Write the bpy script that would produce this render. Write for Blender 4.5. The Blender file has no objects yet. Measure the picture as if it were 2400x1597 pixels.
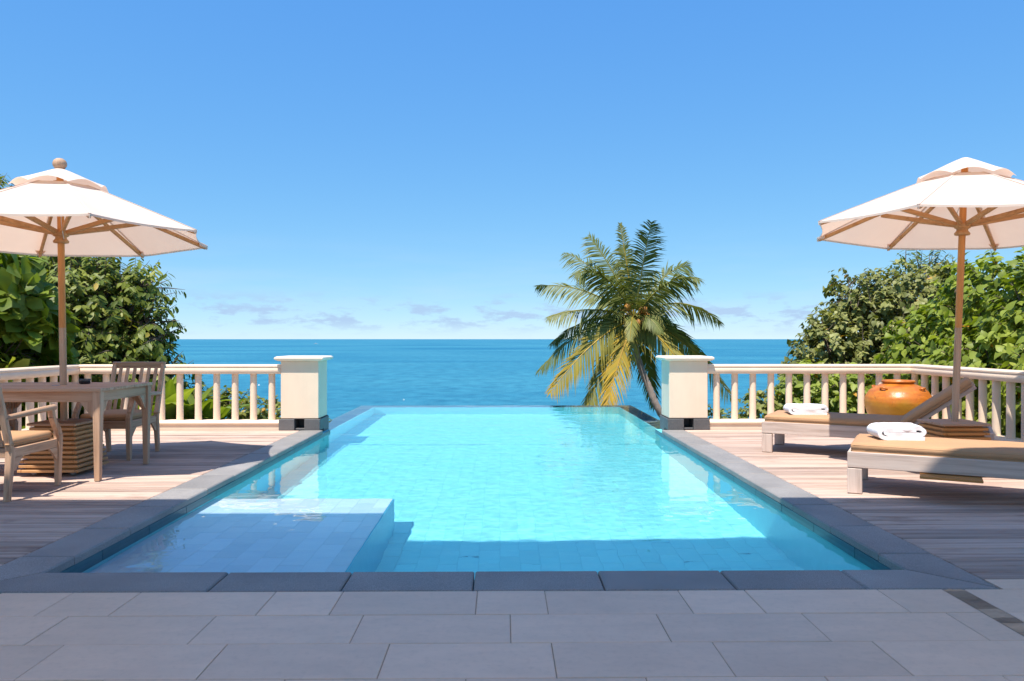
import bpy, bmesh, math, random
import numpy as np
from mathutils import Vector, Matrix, noise

R = math.radians
sc = bpy.context.scene
col = sc.collection
rng = random.Random(7)

# ------------------------------------------------------------------ camera
EYE = 1.2
cam_d = bpy.data.cameras.new('camera')
cam = bpy.data.objects.new('camera', cam_d)
col.objects.link(cam)
cam.location = (0, 0, EYE)
cam.rotation_euler = (R(90), 0, R(-0.7))
cam_d.sensor_width = 36.0
cam_d.lens = 27.0
cam_d.shift_y = -0.0015
cam_d.clip_end = 200000.0
cam_d.clip_start = 0.05
sc.camera = cam

# ------------------------------------------------------------------ light
SX, SY = 0.20, 0.38                      # metres a shadow moves per metre of drop
SUN_EL = math.atan2(1.0, math.hypot(SX, SY))
SUN_DIR = Vector((-SX, -SY, 1.0)).normalized()
world = bpy.data.worlds.new('World')
sc.world = world
world.use_nodes = True
wn = world.node_tree
wn.nodes.clear()
w_out = wn.nodes.new('ShaderNodeOutputWorld')
w_bg = wn.nodes.new('ShaderNodeBackground')
w_bg.inputs['Strength'].default_value = 0.15
sky = wn.nodes.new('ShaderNodeTexSky')
sky.sky_type = 'NISHITA'
sky.sun_disc = False
sky.sun_elevation = SUN_EL
sky.sun_rotation = math.atan2(SUN_DIR.x, SUN_DIR.y)
sky.altitude = 0.0
sky.air_density = 0.6
sky.dust_density = 0.0
sky.ozone_density = 6.0
# one tone curve over the whole sky (the photograph's soft, evenly blue sky)
w_srgb = wn.nodes.new('ShaderNodeSeparateColor')
wn.links.new(sky.outputs[0], w_srgb.inputs[0])
w_crgb = wn.nodes.new('ShaderNodeCombineColor')
for _i, (_a, _g) in enumerate(((0.56, 0.78), (1.12, 0.50), (2.45, 0.17))):
    _p = wn.nodes.new('ShaderNodeMath')
    _p.operation = 'POWER'
    _p.inputs[1].default_value = _g
    wn.links.new(w_srgb.outputs[_i], _p.inputs[0])
    _m = wn.nodes.new('ShaderNodeMath')
    _m.operation = 'MULTIPLY'
    _m.inputs[1].default_value = _a
    wn.links.new(_p.outputs[0], _m.inputs[0])
    wn.links.new(_m.outputs[0], w_crgb.inputs[_i])
# thin fair-weather cloud banks low over the sea, all the way round
w_tc = wn.nodes.new('ShaderNodeTexCoord')
w_sep = wn.nodes.new('ShaderNodeSeparateXYZ')
wn.links.new(w_tc.outputs['Generated'], w_sep.inputs[0])
def wmath(op, a, b=None, clamp=False):
    n = wn.nodes.new('ShaderNodeMath')
    n.operation = op
    n.use_clamp = clamp
    for i, v in enumerate((a, b)):
        if v is None:
            continue
        if isinstance(v, (int, float)):
            n.inputs[i].default_value = v
        else:
            wn.links.new(v, n.inputs[i])
    return n.outputs[0]
def wramp(v, stops):
    n = wn.nodes.new('ShaderNodeValToRGB')
    e = n.color_ramp.elements
    while len(e) < len(stops):
        e.new(0.5)
    for el, (p, c) in zip(e, stops):
        el.position = p
        el.color = c if isinstance(c, tuple) else (c, c, c, 1)
    wn.links.new(v, n.inputs[0])
    return n.outputs[0]
def wnoise(sx, sz, scale, detail, rough, off):
    m = wn.nodes.new('ShaderNodeMapping')
    m.inputs['Scale'].default_value = (sx, sx, sz)
    m.inputs['Location'].default_value = off
    wn.links.new(w_tc.outputs['Generated'], m.inputs[0])
    n = wn.nodes.new('ShaderNodeTexNoise')
    n.inputs['Scale'].default_value = scale
    n.inputs['Detail'].default_value = detail
    n.inputs['Roughness'].default_value = rough
    wn.links.new(m.outputs[0], n.inputs['Vector'])
    return n.outputs[0]
band = wramp(w_sep.outputs['Z'], [(0.0, 0.0), (0.010, 0.2), (0.022, 1.0), (0.040, 0.9), (0.062, 0.0)])
puffs = wramp(wnoise(1.0, 3.6, 17.0, 8.0, 0.64, (3.1, 0.4, 0.0)), [(0.49, 0.0), (0.585, 1.0)])
veilb = wramp(w_sep.outputs['Z'], [(0.0, 0.4), (0.02, 0.9), (0.07, 0.8), (0.14, 0.0)])
veil = wramp(wnoise(1.0, 7.0, 4.0, 5.0, 0.55, (0.3, 7.4, 2.0)), [(0.45, 0.0), (0.8, 0.6)])
def wmix(fac, a, b):
    n = wn.nodes.new('ShaderNodeMix')
    n.data_type = 'RGBA'
    wn.links.new(fac, n.inputs['Factor'])
    wn.links.new(a, n.inputs[6])
    n.inputs[7].default_value = b
    return n.outputs[2]
c1 = wmix(wmath('MULTIPLY', wmath('MULTIPLY', veil, veilb), 0.55), w_crgb.outputs[0], (2.3, 2.7, 3.35, 1))
c2 = wmix(wmath('MULTIPLY', wmath('MULTIPLY', puffs, band), 0.66), c1, (1.42, 1.86, 2.85, 1))
wn.links.new(c2, w_bg.inputs['Color'])
wn.links.new(w_bg.outputs[0], w_out.inputs[0])

sun_d = bpy.data.lights.new('sun', 'SUN')
sun_d.energy = 3.6
sun_d.angle = R(0.5)
sun_d.color = (1.0, 0.94, 0.86)
sun_d.cycles.is_caustics_light = True      # sunlight refracted through the pool water
sun = bpy.data.objects.new('sun', sun_d)
col.objects.link(sun)
sun.rotation_euler = (-SUN_DIR).to_track_quat('-Z', 'Y').to_euler()
sun.location = (-4, -8, 20)

vs = sc.view_settings
vs.view_transform = 'Standard'
vs.look = 'None'
vs.exposure = 1.0
vs.gamma = 1.0
vs.use_curve_mapping = False
sc.cycles.use_denoising = True
sc.cycles.max_bounces = 12
sc.cycles.diffuse_bounces = 4
sc.cycles.transparent_max_bounces = 16
sc.cycles.caustics_refractive = True
sc.cycles.caustics_reflective = True
sc.cycles.blur_glossy = 0.3
sc.cycles.sample_clamp_indirect = 6.0

# ------------------------------------------------------------------ materials
def new_mat(name):
    m = bpy.data.materials.new(name)
    m.use_nodes = True
    return m, m.node_tree, m.node_tree.nodes['Principled BSDF']
class NT:
    """small node helper"""
    def __init__(s, nt):
        s.nt = nt
    def n(s, kind, **kw):
        x = s.nt.nodes.new(kind)
        for k, v in kw.items():
            setattr(x, k, v)
        return x
    def l(s, a, b):
        s.nt.links.new(a, b)
    def coord(s, scale=(1, 1, 1), out='Object', rand=0.0):
        tc = s.n('ShaderNodeTexCoord')
        mp = s.n('ShaderNodeMapping')
        mp.inputs['Scale'].default_value = scale
        s.l(tc.outputs[out], mp.inputs[0])
        if rand:
            oi = s.n('ShaderNodeObjectInfo')
            mu = s.n('ShaderNodeMath', operation='MULTIPLY')
            s.l(oi.outputs['Random'], mu.inputs[0])
            mu.inputs[1].default_value = rand
            cb = s.n('ShaderNodeCombineXYZ')
            for i in range(3):
                s.l(mu.outputs[0], cb.inputs[i])
            s.l(cb.outputs[0], mp.inputs['Location'])
        return mp.outputs[0]
    def noise(s, vec, scale, detail=4.0, rough=0.55, dist=0.0):
        x = s.n('ShaderNodeTexNoise')
        x.inputs['Scale'].default_value = scale
        x.inputs['Detail'].default_value = detail
        x.inputs['Roughness'].default_value = rough
        x.inputs['Distortion'].default_value = dist
        s.l(vec, x.inputs['Vector'])
        return x.outputs[0]
    def ramp(s, fac, stops, interp='LINEAR'):
        x = s.n('ShaderNodeValToRGB')
        x.color_ramp.interpolation = interp
        e = x.color_ramp.elements
        while len(e) < len(stops):
            e.new(0.5)
        for el, (p, c) in zip(e, stops):
            el.position = p
            el.color = (*c, 1) if isinstance(c, tuple) else (c, c, c, 1)
        s.l(fac, x.inputs[0])
        return x.outputs[0]
    def mix(s, fac, a, b, mode='MIX'):
        x = s.n('ShaderNodeMix', data_type='RGBA', blend_type=mode)
        for v, i in ((fac, 0), (a, 6), (b, 7)):
            if isinstance(v, (int, float)):
                x.inputs[i].default_value = v
            elif isinstance(v, tuple):
                x.inputs[i].default_value = (*v, 1)
            else:
                s.l(v, x.inputs[i])
        return x.outputs[2]
    def random(s):
        return s.n('ShaderNodeObjectInfo').outputs['Random']
    def bump(s, h, strength, dist, bsdf):
        b = s.n('ShaderNodeBump')
        b.inputs['Strength'].default_value = strength
        b.inputs['Distance'].default_value = dist
        s.l(h, b.inputs['Height'])
        s.l(b.outputs[0], bsdf.inputs['Normal'])

def wood(name, dark, mid, light, axis=0, rough=0.75, grain=1.0, tint=0.35, spots=0.0):
    """weathered timber, grain along the given object axis, each piece a tone of its own"""
    m, t, b = new_mat(name)
    N = NT(t)
    sc3 = [26.0, 26.0, 26.0]
    sc3[axis] = 1.3
    v = N.coord(tuple(sc3), rand=37.0)
    g1 = N.noise(v, 1.0, 6, 0.62, 0.6)
    sc4 = [5.0, 5.0, 5.0]
    sc4[axis] = 0.7
    g2 = N.noise(N.coord(tuple(sc4), rand=11.0), 1.0, 3, 0.5)
    c = N.ramp(g1, [(0.28, dark), (0.5, mid), (0.74, light)])
    c = N.mix(N.ramp(g2, [(0.3, 0.0), (0.75, 0.55)]), c, light)
    rr = N.ramp(N.random(), [(0.0, 1.0 - tint), (1.0, 1.0 + tint * 0.4)])
    c = N.mix(1.0, c, rr, 'MULTIPLY')
    if spots:
        sp = N.noise(N.coord((1.2, 2.5, 1.2), out='Object', rand=5.0), 1.6, 5, 0.6)
        c = N.mix(N.ramp(sp, [(0.58, 0.0), (0.72, spots)]), c, dark)
    N.l(c, b.inputs['Base Color'])
    b.inputs['Roughness'].default_value = rough
    N.bump(g1, 0.35 * grain, 0.004, b)
    return m
MAT = {}
MAT['deck'] = wood('weathered_deck_wood', (0.20, 0.115, 0.08), (0.47, 0.325, 0.25), (0.63, 0.475, 0.385), 0, 0.85, 1.2, 0.38, 0.6)
MAT['deck_dark'] = wood('deck_bearer_wood', (0.03, 0.022, 0.018), (0.05, 0.036, 0.03), (0.07, 0.05, 0.045), 0)
for ax, nm in ((0, 'x'), (1, 'y'), (2, 'z')):
    MAT['grey' + nm] = wood('silvered_teak_' + nm, (0.24, 0.11, 0.055), (0.48, 0.285, 0.165), (0.61, 0.415, 0.285), ax, 0.72, 0.8, 0.15)
    MAT['teak' + nm] = wood('oiled_teak_' + nm, (0.32, 0.11, 0.018), (0.54, 0.205, 0.04), (0.64, 0.29, 0.075), ax, 0.5, 0.5, 0.12)
    MAT['rib' + nm] = wood('rafter_teak_' + nm, (0.28, 0.12, 0.035), (0.50, 0.245, 0.09), (0.60, 0.34, 0.15), ax, 0.6, 0.5, 0.12)

for ax, nm in ((0, 'x'), (1, 'y'), (2, 'z')):
    MAT['pale' + nm] = wood('pale_weathered_teak_' + nm, (0.30, 0.20, 0.15), (0.54, 0.41, 0.335), (0.66, 0.54, 0.46), ax, 0.75, 0.9, 0.12)

def granite(name, base, speck, amt):
    m, t, b = new_mat(name)
    N = NT(t)
    v = N.coord(rand=9.0)
    f = N.noise(v, 260.0, 3, 0.7)
    big = N.noise(v, 2.2, 4, 0.55)
    c = N.mix(N.ramp(f, [(0.42, 0.0), (0.68, 1.0)]), base, speck)
    c = N.mix(1.0, c, N.ramp(big, [(0.3, 1.0 - amt), (0.7, 1.0 + amt * 0.5)]), 'MULTIPLY')
    c = N.mix(1.0, c, N.ramp(N.random(), [(0.0, 0.88), (1.0, 1.08)]), 'MULTIPLY')
    N.l(c, b.inputs['Base Color'])
    b.inputs['Roughness'].default_value = 0.62
    N.bump(f, 0.25, 0.002, b)
    return m
MAT['coping'] = granite('grey_granite', (0.195, 0.185, 0.175), (0.40, 0.375, 0.345), 0.2)
MAT['plinth'] = granite('dark_granite', (0.075, 0.075, 0.08), (0.20, 0.195, 0.19), 0.15)

def stone(name, a, bcol, stain, rough=0.55, rnd=0.09):
    m, t, b = new_mat(name)
    N = NT(t)
    v = N.coord((1, 1, 1), rand=13.0)
    n1 = N.noise(N.coord((2.2, 7.0, 2.0), rand=13.0), 1.6, 6, 0.6, 0.4)
    n2 = N.noise(v, 34.0, 4, 0.6)
    c = N.mix(N.ramp(n1, [(0.32, 0.0), (0.7, 1.0)]), a, bcol)
    c = N.mix(N.ramp(n2, [(0.5, 0.0), (0.8, 0.35)]), c, stain)
    big = N.noise(N.coord((1, 1, 1), out='Object', rand=3.0), 1.1, 3, 0.5)
    c = N.mix(N.ramp(big, [(0.55, 0.0), (0.8, 0.4)]), c, stain)
    c = N.mix(1.0, c, N.ramp(N.random(), [(0.0, 1.0 - rnd), (1.0, 1.0 + rnd)]), 'MULTIPLY')
    N.l(c, b.inputs['Base Color'])
    b.inputs['Roughness'].default_value = rough
    N.bump(n2, 0.12, 0.002, b)
    return m
MAT['paving'] = stone('pale_limestone', (0.80, 0.57, 0.405), (0.71, 0.51, 0.365), (0.54, 0.38, 0.265), 0.46, 0.07)
MAT['grout'] = stone('sandy_grout', (0.46, 0.35, 0.26), (0.38, 0.29, 0.21), (0.22, 0.16, 0.12), 0.9, 0.0)
MAT['rock'] = stone('rough_brown_stone', (0.50, 0.33, 0.20), (0.26, 0.15, 0.09), (0.56, 0.42, 0.29), 0.85, 0.35)
MAT['shelf_tile'] = stone('pale_pool_tile', (0.62, 0.72, 0.79), (0.56, 0.67, 0.76), (0.53, 0.64, 0.73), 0.5, 0.10)
MAT['pool_tile'] = stone('water_tinted_pool_tile', (0.24, 0.77, 0.83), (0.30, 0.82, 0.86), (0.20, 0.73, 0.81), 0.5, 0.05)  # blue of light absorbed by deep water, put into the tile colour
MAT['pool_wall'] = stone('water_tinted_pool_wall', (0.14, 0.60, 0.66), (0.16, 0.64, 0.70), (0.11, 0.52, 0.60), 0.5, 0.05)  # same water blue put into the wall colour
MAT['riser'] = stone('water_tinted_riser_tile', (0.06, 0.44, 0.60), (0.08, 0.48, 0.64), (0.05, 0.40, 0.56), 0.5, 0.0)  # water blue put into the riser colour, one step deeper
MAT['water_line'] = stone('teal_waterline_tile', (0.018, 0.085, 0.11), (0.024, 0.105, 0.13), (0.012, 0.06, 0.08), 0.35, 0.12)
MAT['weir'] = stone('wet_dark_stone', (0.22, 0.26, 0.33), (0.18, 0.22, 0.28), (0.13, 0.15, 0.18), 0.2, 0.05)
MAT['pool_grout'] = stone('pool_grout', (0.23, 0.74, 0.81), (0.24, 0.75, 0.82), (0.21, 0.70, 0.79), 0.8, 0.0)
MAT['shelf_grout'] = stone('shelf_grout', (0.57, 0.67, 0.75), (0.55, 0.65, 0.73), (0.52, 0.62, 0.70), 0.8, 0.0)

def paint(name, c, rough=0.6, dirt=0.08):
    m, t, b = new_mat(name)
    N = NT(t)
    n1 = N.noise(N.coord((1, 1, 0.5)), 3.0, 5, 0.6)
    n2 = N.noise(N.coord(), 60.0, 3, 0.5)
    cc = N.mix(N.ramp(n1, [(0.35, 0.0), (0.75, 1.0)]), c, tuple(x * (1 - dirt) for x in c))
    n3 = N.noise(N.coord((14, 14, 0.9)), 1.5, 5, 0.65)
    cc = N.mix(N.ramp(n3, [(0.58, 0.0), (0.85, 0.18)]), cc, (c[0] * 0.72, c[1] * 0.66, c[2] * 0.6))
    N.l(cc, b.inputs['Base Color'])
    b.inputs['Roughness'].default_value = rough
    N.bump(n2, 0.08, 0.002, b)
    return m
MAT['cream'] = paint('cream_paint', (0.87, 0.68, 0.50), 0.6, 0.12)
MAT['cream_cap'] = paint('pale_cream_paint', (0.84, 0.71, 0.56), 0.6)
MAT['ceiling'] = paint('warm_ceiling_paint', (0.85, 0.70, 0.52), 0.7)  # warm pale tone picked so the unseen roof bounces light down
MAT['white_paint'] = paint('white_paint', (0.8, 0.78, 0.74), 0.5)
MAT['black'] = paint('black_gap', (0.02, 0.015, 0.015), 0.9)
MAT['steel'] = paint('grey_metal', (0.3, 0.3, 0.31), 0.4)

def fabric(name, c, rough=0.9, weave=900.0, trans=0.0, wrinkle=0.0, fuzz=0.0):
    m, t, b = new_mat(name)
    N = NT(t)
    v = N.coord()
    w = N.noise(v, weave, 2, 0.5)
    big = N.noise(v, 3.5, 4, 0.5)
    cc = N.mix(N.ramp(big, [(0.3, 0.0), (0.75, 1.0)]), c, tuple(x * 0.9 for x in c))
    N.l(cc, b.inputs['Base Color'])
    b.inputs['Roughness'].default_value = rough
    b.inputs['Specular IOR Level'].default_value = 0.25
    h = w
    if wrinkle:
        wr = N.noise(v, 9.0, 4, 0.55, 0.5)
        mx = N.mix(0.85, w, wr)
        N.bump(mx, wrinkle, 0.02, b)
    else:
        N.bump(h, 0.15 + fuzz, 0.002 + fuzz * 0.01, b)
    if trans:
        tr = N.n('ShaderNodeBsdfTranslucent')
        tr.inputs[0].default_value = (0.92, 0.62, 0.45, 1)
        ms = N.n('ShaderNodeMixShader')
        ms.inputs[0].default_value = trans
        N.l(b.outputs[0], ms.inputs[1])
        N.l(tr.outputs[0], ms.inputs[2])
        N.l(ms.outputs[0], t.nodes['Material Output'].inputs[0])
    return m
MAT['canvas'] = fabric('cream_canvas', (0.84, 0.755, 0.67), 0.9, 500.0, 0.36, 0.10)
MAT['cushion'] = fabric('tan_cushion_cloth', (0.50, 0.285, 0.15), 0.8, 700.0, 0.0, 0.22)
MAT['towel'] = fabric('white_terry', (0.84, 0.82, 0.83), 1.0, 320.0, 0.0, 0.0, 0.35)
MAT['cord'] = fabric('white_cord', (0.62, 0.6, 0.58), 0.9)

def glaze():
    m, t, b = new_mat('orange_glaze')
    N = NT(t)
    v = N.coord()
    n1 = N.noise(N.coord((1.5, 1.5, 6.0)), 2.0, 6, 0.62, 0.8)
    n2 = N.noise(v, 22.0, 5, 0.65, 0.3)
    c = N.ramp(n1, [(0.3, (0.28, 0.07, 0.008)), (0.5, (0.52, 0.15, 0.014)), (0.72, (0.58, 0.22, 0.025))])
    c = N.mix(N.ramp(n2, [(0.5, 0.0), (0.72, 0.7)]), c, (0.42, 0.10, 0.012))
    sep = N.n('ShaderNodeSeparateXYZ')
    N.l(v, sep.inputs[0])
    wav = N.n('ShaderNodeMath', operation='MULTIPLY_ADD')
    N.l(N.noise(N.coord((1.2, 1.2, 0.6)), 2.2, 4, 0.6), wav.inputs[0])
    wav.inputs[1].default_value = 0.30
    N.l(sep.outputs['Z'], wav.inputs[2])
    c = N.mix(N.ramp(wav.outputs[0], [(0.54, 0.75), (0.62, 0.0)]), c, (0.46, 0.235, 0.02))
    dk = N.noise(v, 6.0, 4, 0.7)
    c = N.mix(N.ramp(dk, [(0.64, 0.0), (0.74, 0.7)]), c, (0.12, 0.04, 0.012))
    N.l(c, b.inputs['Base Color'])
    b.inputs['Roughness'].default_value = 0.36
    N.bump(n2, 0.4, 0.008, b)
    return m
MAT['glaze'] = glaze()

def leaf_mat(name, stops, trans=0.28, rough=0.45, spec=0.5):
    """leaf colour from a per-leaf random attribute"""
    m, t, b = new_mat(name)
    N = NT(t)
    at = N.n('ShaderNodeAttribute', attribute_name='tone')
    c = N.ramp(at.outputs['Fac'], stops)
    N.l(c, b.inputs['Base Color'])
    b.inputs['Roughness'].default_value = rough
    b.inputs['Specular IOR Level'].default_value = spec
    tr = N.n('ShaderNodeBsdfTranslucent')
    tc = N.mix(1.0, c, (1.25, 1.3, 0.45), 'MULTIPLY')
    N.l(tc, tr.inputs[0])
    ms = N.n('ShaderNodeMixShader')
    ms.inputs[0].default_value = trans
    N.l(b.outputs[0], ms.inputs[1])
    N.l(tr.outputs[0], ms.inputs[2])
    N.l(ms.outputs[0], t.nodes['Material Output'].inputs[0])
    return m
MAT['leaf_dark'] = leaf_mat('dark_glossy_leaf', [(0.0, (0.08, 0.115, 0.014)), (0.5, (0.18, 0.22, 0.028)), (0.9, (0.31, 0.32, 0.055)), (1.0, (0.42, 0.30, 0.05))], 0.29, 0.50, 0.35)
MAT['leaf_broad'] = leaf_mat('broad_leaf', [(0.0, (0.10, 0.15, 0.015)), (0.7, (0.21, 0.28, 0.032)), (1.0, (0.34, 0.37, 0.06))], 0.38, 0.50, 0.35)
MAT['leaf_olive'] = leaf_mat('olive_leaf', [(0.0, (0.12, 0.135, 0.03)), (0.6, (0.26, 0.265, 0.075)), (0.94, (0.40, 0.39, 0.14)), (1.0, (0.5, 0.25, 0.04))], 0.26, 0.50, 0.35)
MAT['leaf_bright'] = leaf_mat('bright_leaf', [(0.0, (0.13, 0.175, 0.018)), (0.6, (0.28, 0.34, 0.045)), (0.96, (0.42, 0.46, 0.09)), (1.0, (0.6, 0.30, 0.03))], 0.38, 0.50, 0.35)
MAT['leaf_lush'] = leaf_mat('lush_leaf', [(0.0, (0.11, 0.165, 0.015)), (0.7, (0.27, 0.34, 0.045)), (1.0, (0.42, 0.46, 0.10))], 0.34, 0.42, 0.45)
MAT['leaf_low'] = leaf_mat('shrub_leaf', [(0.0, (0.11, 0.14, 0.02)), (0.55, (0.24, 0.26, 0.06)), (0.88, (0.38, 0.36, 0.11)), (1.0, (0.55, 0.28, 0.04))], 0.34, 0.50, 0.35)
MAT['frond'] = leaf_mat('palm_frond', [(0.0, (0.075, 0.105, 0.022)), (0.35, (0.165, 0.185, 0.045)), (0.62, (0.33, 0.28, 0.055)), (0.82, (0.62, 0.37, 0.025)), (1.0, (0.5, 0.33, 0.14))], 0.24, 0.5, 0.3)

def bark(name, a, c2, ringed=False):
    m, t, b = new_mat(name)
    N = NT(t)
    v = N.coord((6, 6, 1.2))
    n1 = N.noise(v, 3.0, 6, 0.65)
    c = N.mix(N.ramp(n1, [(0.3, 0.0), (0.7, 1.0)]), a, c2)
    N.l(c, b.inputs['Base Color'])
    b.inputs['Roughness'].default_value = 0.9
    N.bump(n1, 0.6, 0.02, b)
    return m
MAT['bark'] = bark('brown_bark', (0.07, 0.05, 0.035), (0.17, 0.13, 0.10))
MAT['palm_bark'] = bark('palm_bark', (0.20, 0.15, 0.12), (0.46, 0.37, 0.31))
MAT['coconut'] = stone('orange_husk', (0.50, 0.22, 0.03), (0.42, 0.17, 0.025), (0.25, 0.12, 0.03), 0.5, 0.2)

def soil():
    m, t, b = new_mat('hillside_soil')
    N = NT(t)
    n1 = N.noise(N.coord(), 0.8, 8, 0.6)
    n2 = N.noise(N.coord(), 12.0, 4, 0.6)
    c = N.mix(N.ramp(n1, [(0.4, 0.0), (0.6, 1.0)]), (0.07, 0.10, 0.025), (0.12, 0.085, 0.05))
    c = N.mix(N.ramp(n2, [(0.45, 0.0), (0.7, 0.6)]), c, (0.05, 0.075, 0.02))
    N.l(c, b.inputs['Base Color'])
    b.inputs['Roughness'].default_value = 0.95
    N.bump(n2, 0.8, 0.08, b)
    return m
MAT['soil'] = soil()

def sea_mat():
    m, t, b = new_mat('sea_water')
    N = NT(t)
    v1 = N.coord((1, 1, 1))
    drift = N.noise(N.coord((0.0016, 0.0030, 1)), 1.0, 5, 0.55, 0.6)
    fine = N.noise(N.coord((0.10, 0.085, 1)), 1.0, 8, 0.72)
    c = N.mix(N.ramp(drift, [(0.35, 0.0), (0.65, 1.0)]), (0.014, 0.155, 0.255), (0.055, 0.26, 0.335))
    c = N.mix(N.ramp(fine, [(0.40, 0.0), (0.66, 0.75)]), c, (0.006, 0.095, 0.17))
    N.l(c, b.inputs['Base Color'])
    b.inputs['Roughness'].default_value = 0.42
    b.inputs['IOR'].default_value = 1.33
    b.inputs['Specular IOR Level'].default_value = 0.22
    w1 = N.noise(N.coord((0.35, 0.8, 1)), 1.0, 6, 0.65)
    N.bump(w1, 0.8, 0.8, b)
    return m
MAT['sea'] = sea_mat()

def water_mat():
    m = bpy.data.materials.new('pool_water')
    m.use_nodes = True
    t = m.node_tree
    t.nodes.clear()
    N = NT(t)
    o = N.n('ShaderNodeOutputMaterial')
    g = N.n('ShaderNodeBsdfGlass')
    g.inputs['IOR'].default_value = 1.33
    g.inputs['Roughness'].default_value = 0.0
    g.inputs['Color'].default_value = (0.93, 0.99, 1.0, 1)
    N.l(g.outputs[0], o.inputs[0])
    return m
MAT['pool_water'] = water_mat()

# ------------------------------------------------------------------ mesh helpers
class MB:
    """collects faces and links them as one mesh object"""
    def __init__(s):
        s.v, s.f, s.mi, s.tone = [], [], [], []
    def add(s, verts, faces, M=None, mi=0):
        b = len(s.v)
        for p in verts:
            p = Vector(p)
            s.v.append(M @ p if M is not None else p)
        for f in faces:
            s.f.append(tuple(i + b for i in f))
            s.mi.append(mi)
        return s
    def box(s, lo, hi, ch=0.004, M=None, mi=0):
        """box with chamfered edges"""
        c = [(a + b) / 2 for a, b in zip(lo, hi)]
        h = [abs(b - a) / 2 for a, b in zip(lo, hi)]
        ch = min(ch, min(h) * 0.45)
        V, idx = [], {}
        for a in (-1, 1):
            for b in (-1, 1):
                for d in (-1, 1):
                    sg = (a, b, d)
                    for k in range(3):
                        idx[(sg, k)] = len(V)
                        V.append(tuple(c[i] + sg[i] * (h[i] - (0 if i == k else ch)) for i in range(3)))
        Fs = []
        for k in range(3):
            i, j = [(1, 2), (2, 0), (0, 1)][k]
            for sgn in (-1, 1):
                q = []
                for u, w in ((-1, -1), (1, -1), (1, 1), (-1, 1)):
                    sg = [0, 0, 0]
                    sg[k], sg[i], sg[j] = sgn, u, w
                    q.append(idx[(tuple(sg), k)])
                Fs.append(q if sgn > 0 else q[::-1])
            for u in (-1, 1):
                for w in (-1, 1):
                    a1, a2 = [0, 0, 0], [0, 0, 0]
                    a1[k], a1[i], a1[j] = -1, u, w
                    a2[k], a2[i], a2[j] = 1, u, w
                    q = [idx[(tuple(a1), i)], idx[(tuple(a2), i)], idx[(tuple(a2), j)], idx[(tuple(a1), j)]]
                    Fs.append(q if u * w > 0 else q[::-1])
        for a in (-1, 1):
            for b in (-1, 1):
                for d in (-1, 1):
                    q = [idx[((a, b, d), k)] for k in range(3)]
                    Fs.append(q if a * b * d > 0 else q[::-1])
        return s.add(V, Fs, M, mi)
    def beam(s, p0, p1, w, h, up=(0, 0, 1), ch=0.003, w1=None, h1=None, mi=0):
        """straight bar from p0 to p1, optionally tapering to w1 x h1"""
        p0, p1 = Vector(p0), Vector(p1)
        d = (p1 - p0)
        L = d.length
        d.normalize()
        up = Vector(up)
        sd = d.cross(up)
        if sd.length < 1e-4:
            sd = d.cross(Vector((1, 0, 0)))
        sd.normalize()
        u = sd.cross(d)
        w1, h1 = w1 or w, h1 or h
        V = []
        for p, a, b in ((p0, w, h), (p1, w1, h1)):
            c = min(ch, a * 0.3, b * 0.3)
            for x, y in ((-a/2+c, -b/2), (a/2-c, -b/2), (a/2, -b/2+c), (a/2, b/2-c), (a/2-c, b/2), (-a/2+c, b/2), (-a/2, b/2-c), (-a/2, -b/2+c)):
                V.append(p + sd * x + u * y)
        Fs = [tuple(range(8)), tuple(range(15, 7, -1))]
        for i in range(8):
            j = (i + 1) % 8
            Fs.append((j, i, 8 + i, 8 + j))
        return s.add(V, Fs, None, mi)
    def tube(s, pts, rad, n=8, cap=True, mi=0):
        pts = [Vector(p) for p in pts]
        if isinstance(rad, (int, float)):
            rad = [rad] * len(pts)
        V, Fs = [], []
        ref = None
        for i, p in enumerate(pts):
            d = (pts[min(i + 1, len(pts) - 1)] - pts[max(i - 1, 0)])
            d.normalize()
            if ref is None:
                ref = Vector((0, 0, 1)) if abs(d.z) < 0.9 else Vector((1, 0, 0))
            a = d.cross(ref)
            a.normalize()
            b = a.cross(d)
            ref = b
            for k in range(n):
                t = 2 * math.pi * k / n
                V.append(p + (a * math.cos(t) + b * math.sin(t)) * rad[i])
        for i in range(len(pts) - 1):
            for k in range(n):
                k2 = (k + 1) % n
                Fs.append((i*n + k, i*n + k2, (i+1)*n + k2, (i+1)*n + k))
        if cap:
            Fs.append(tuple(range(n - 1, -1, -1)))
            Fs.append(tuple((len(pts) - 1) * n + k for k in range(n)))
        return s.add(V, Fs, None, mi)
    def lathe(s, prof, n=24, M=None, mi=0, cap=True):
        V, Fs = [], []
        for r, z in prof:
            for k in range(n):
                t = 2 * math.pi * k / n
                V.append((r * math.cos(t), r * math.sin(t), z))
        for i in range(len(prof) - 1):
            for k in range(n):
                k2 = (k + 1) % n
                Fs.append((i*n + k, i*n + k2, (i+1)*n + k2, (i+1)*n + k))
        if cap:
            Fs.append(tuple(range(n - 1, -1, -1)))
            Fs.append(tuple((len(prof) - 1) * n + k for k in range(n)))
        return s.add(V, Fs, M, mi)
    def sweep(s, prof, path, M=None, mi=0):
        """profile points (offset sideways, height) swept along a flat path with mitred corners"""
        P = [Vector((p[0], p[1], 0)) for p in path]
        V, Fs, n = [], [], len(prof)
        for i, p in enumerate(P):
            ds = []
            if i > 0:
                ds.append((P[i] - P[i-1]).normalized())
            if i < len(P) - 1:
                ds.append((P[i+1] - P[i]).normalized())
            nrm = [Vector((-d.y, d.x, 0)) for d in ds]
            m = sum(nrm, Vector()).normalized()
            m = m / max(0.2, m.dot(nrm[0]))
            for o, z in prof:
                V.append(p + m * o + Vector((0, 0, z)))
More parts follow.
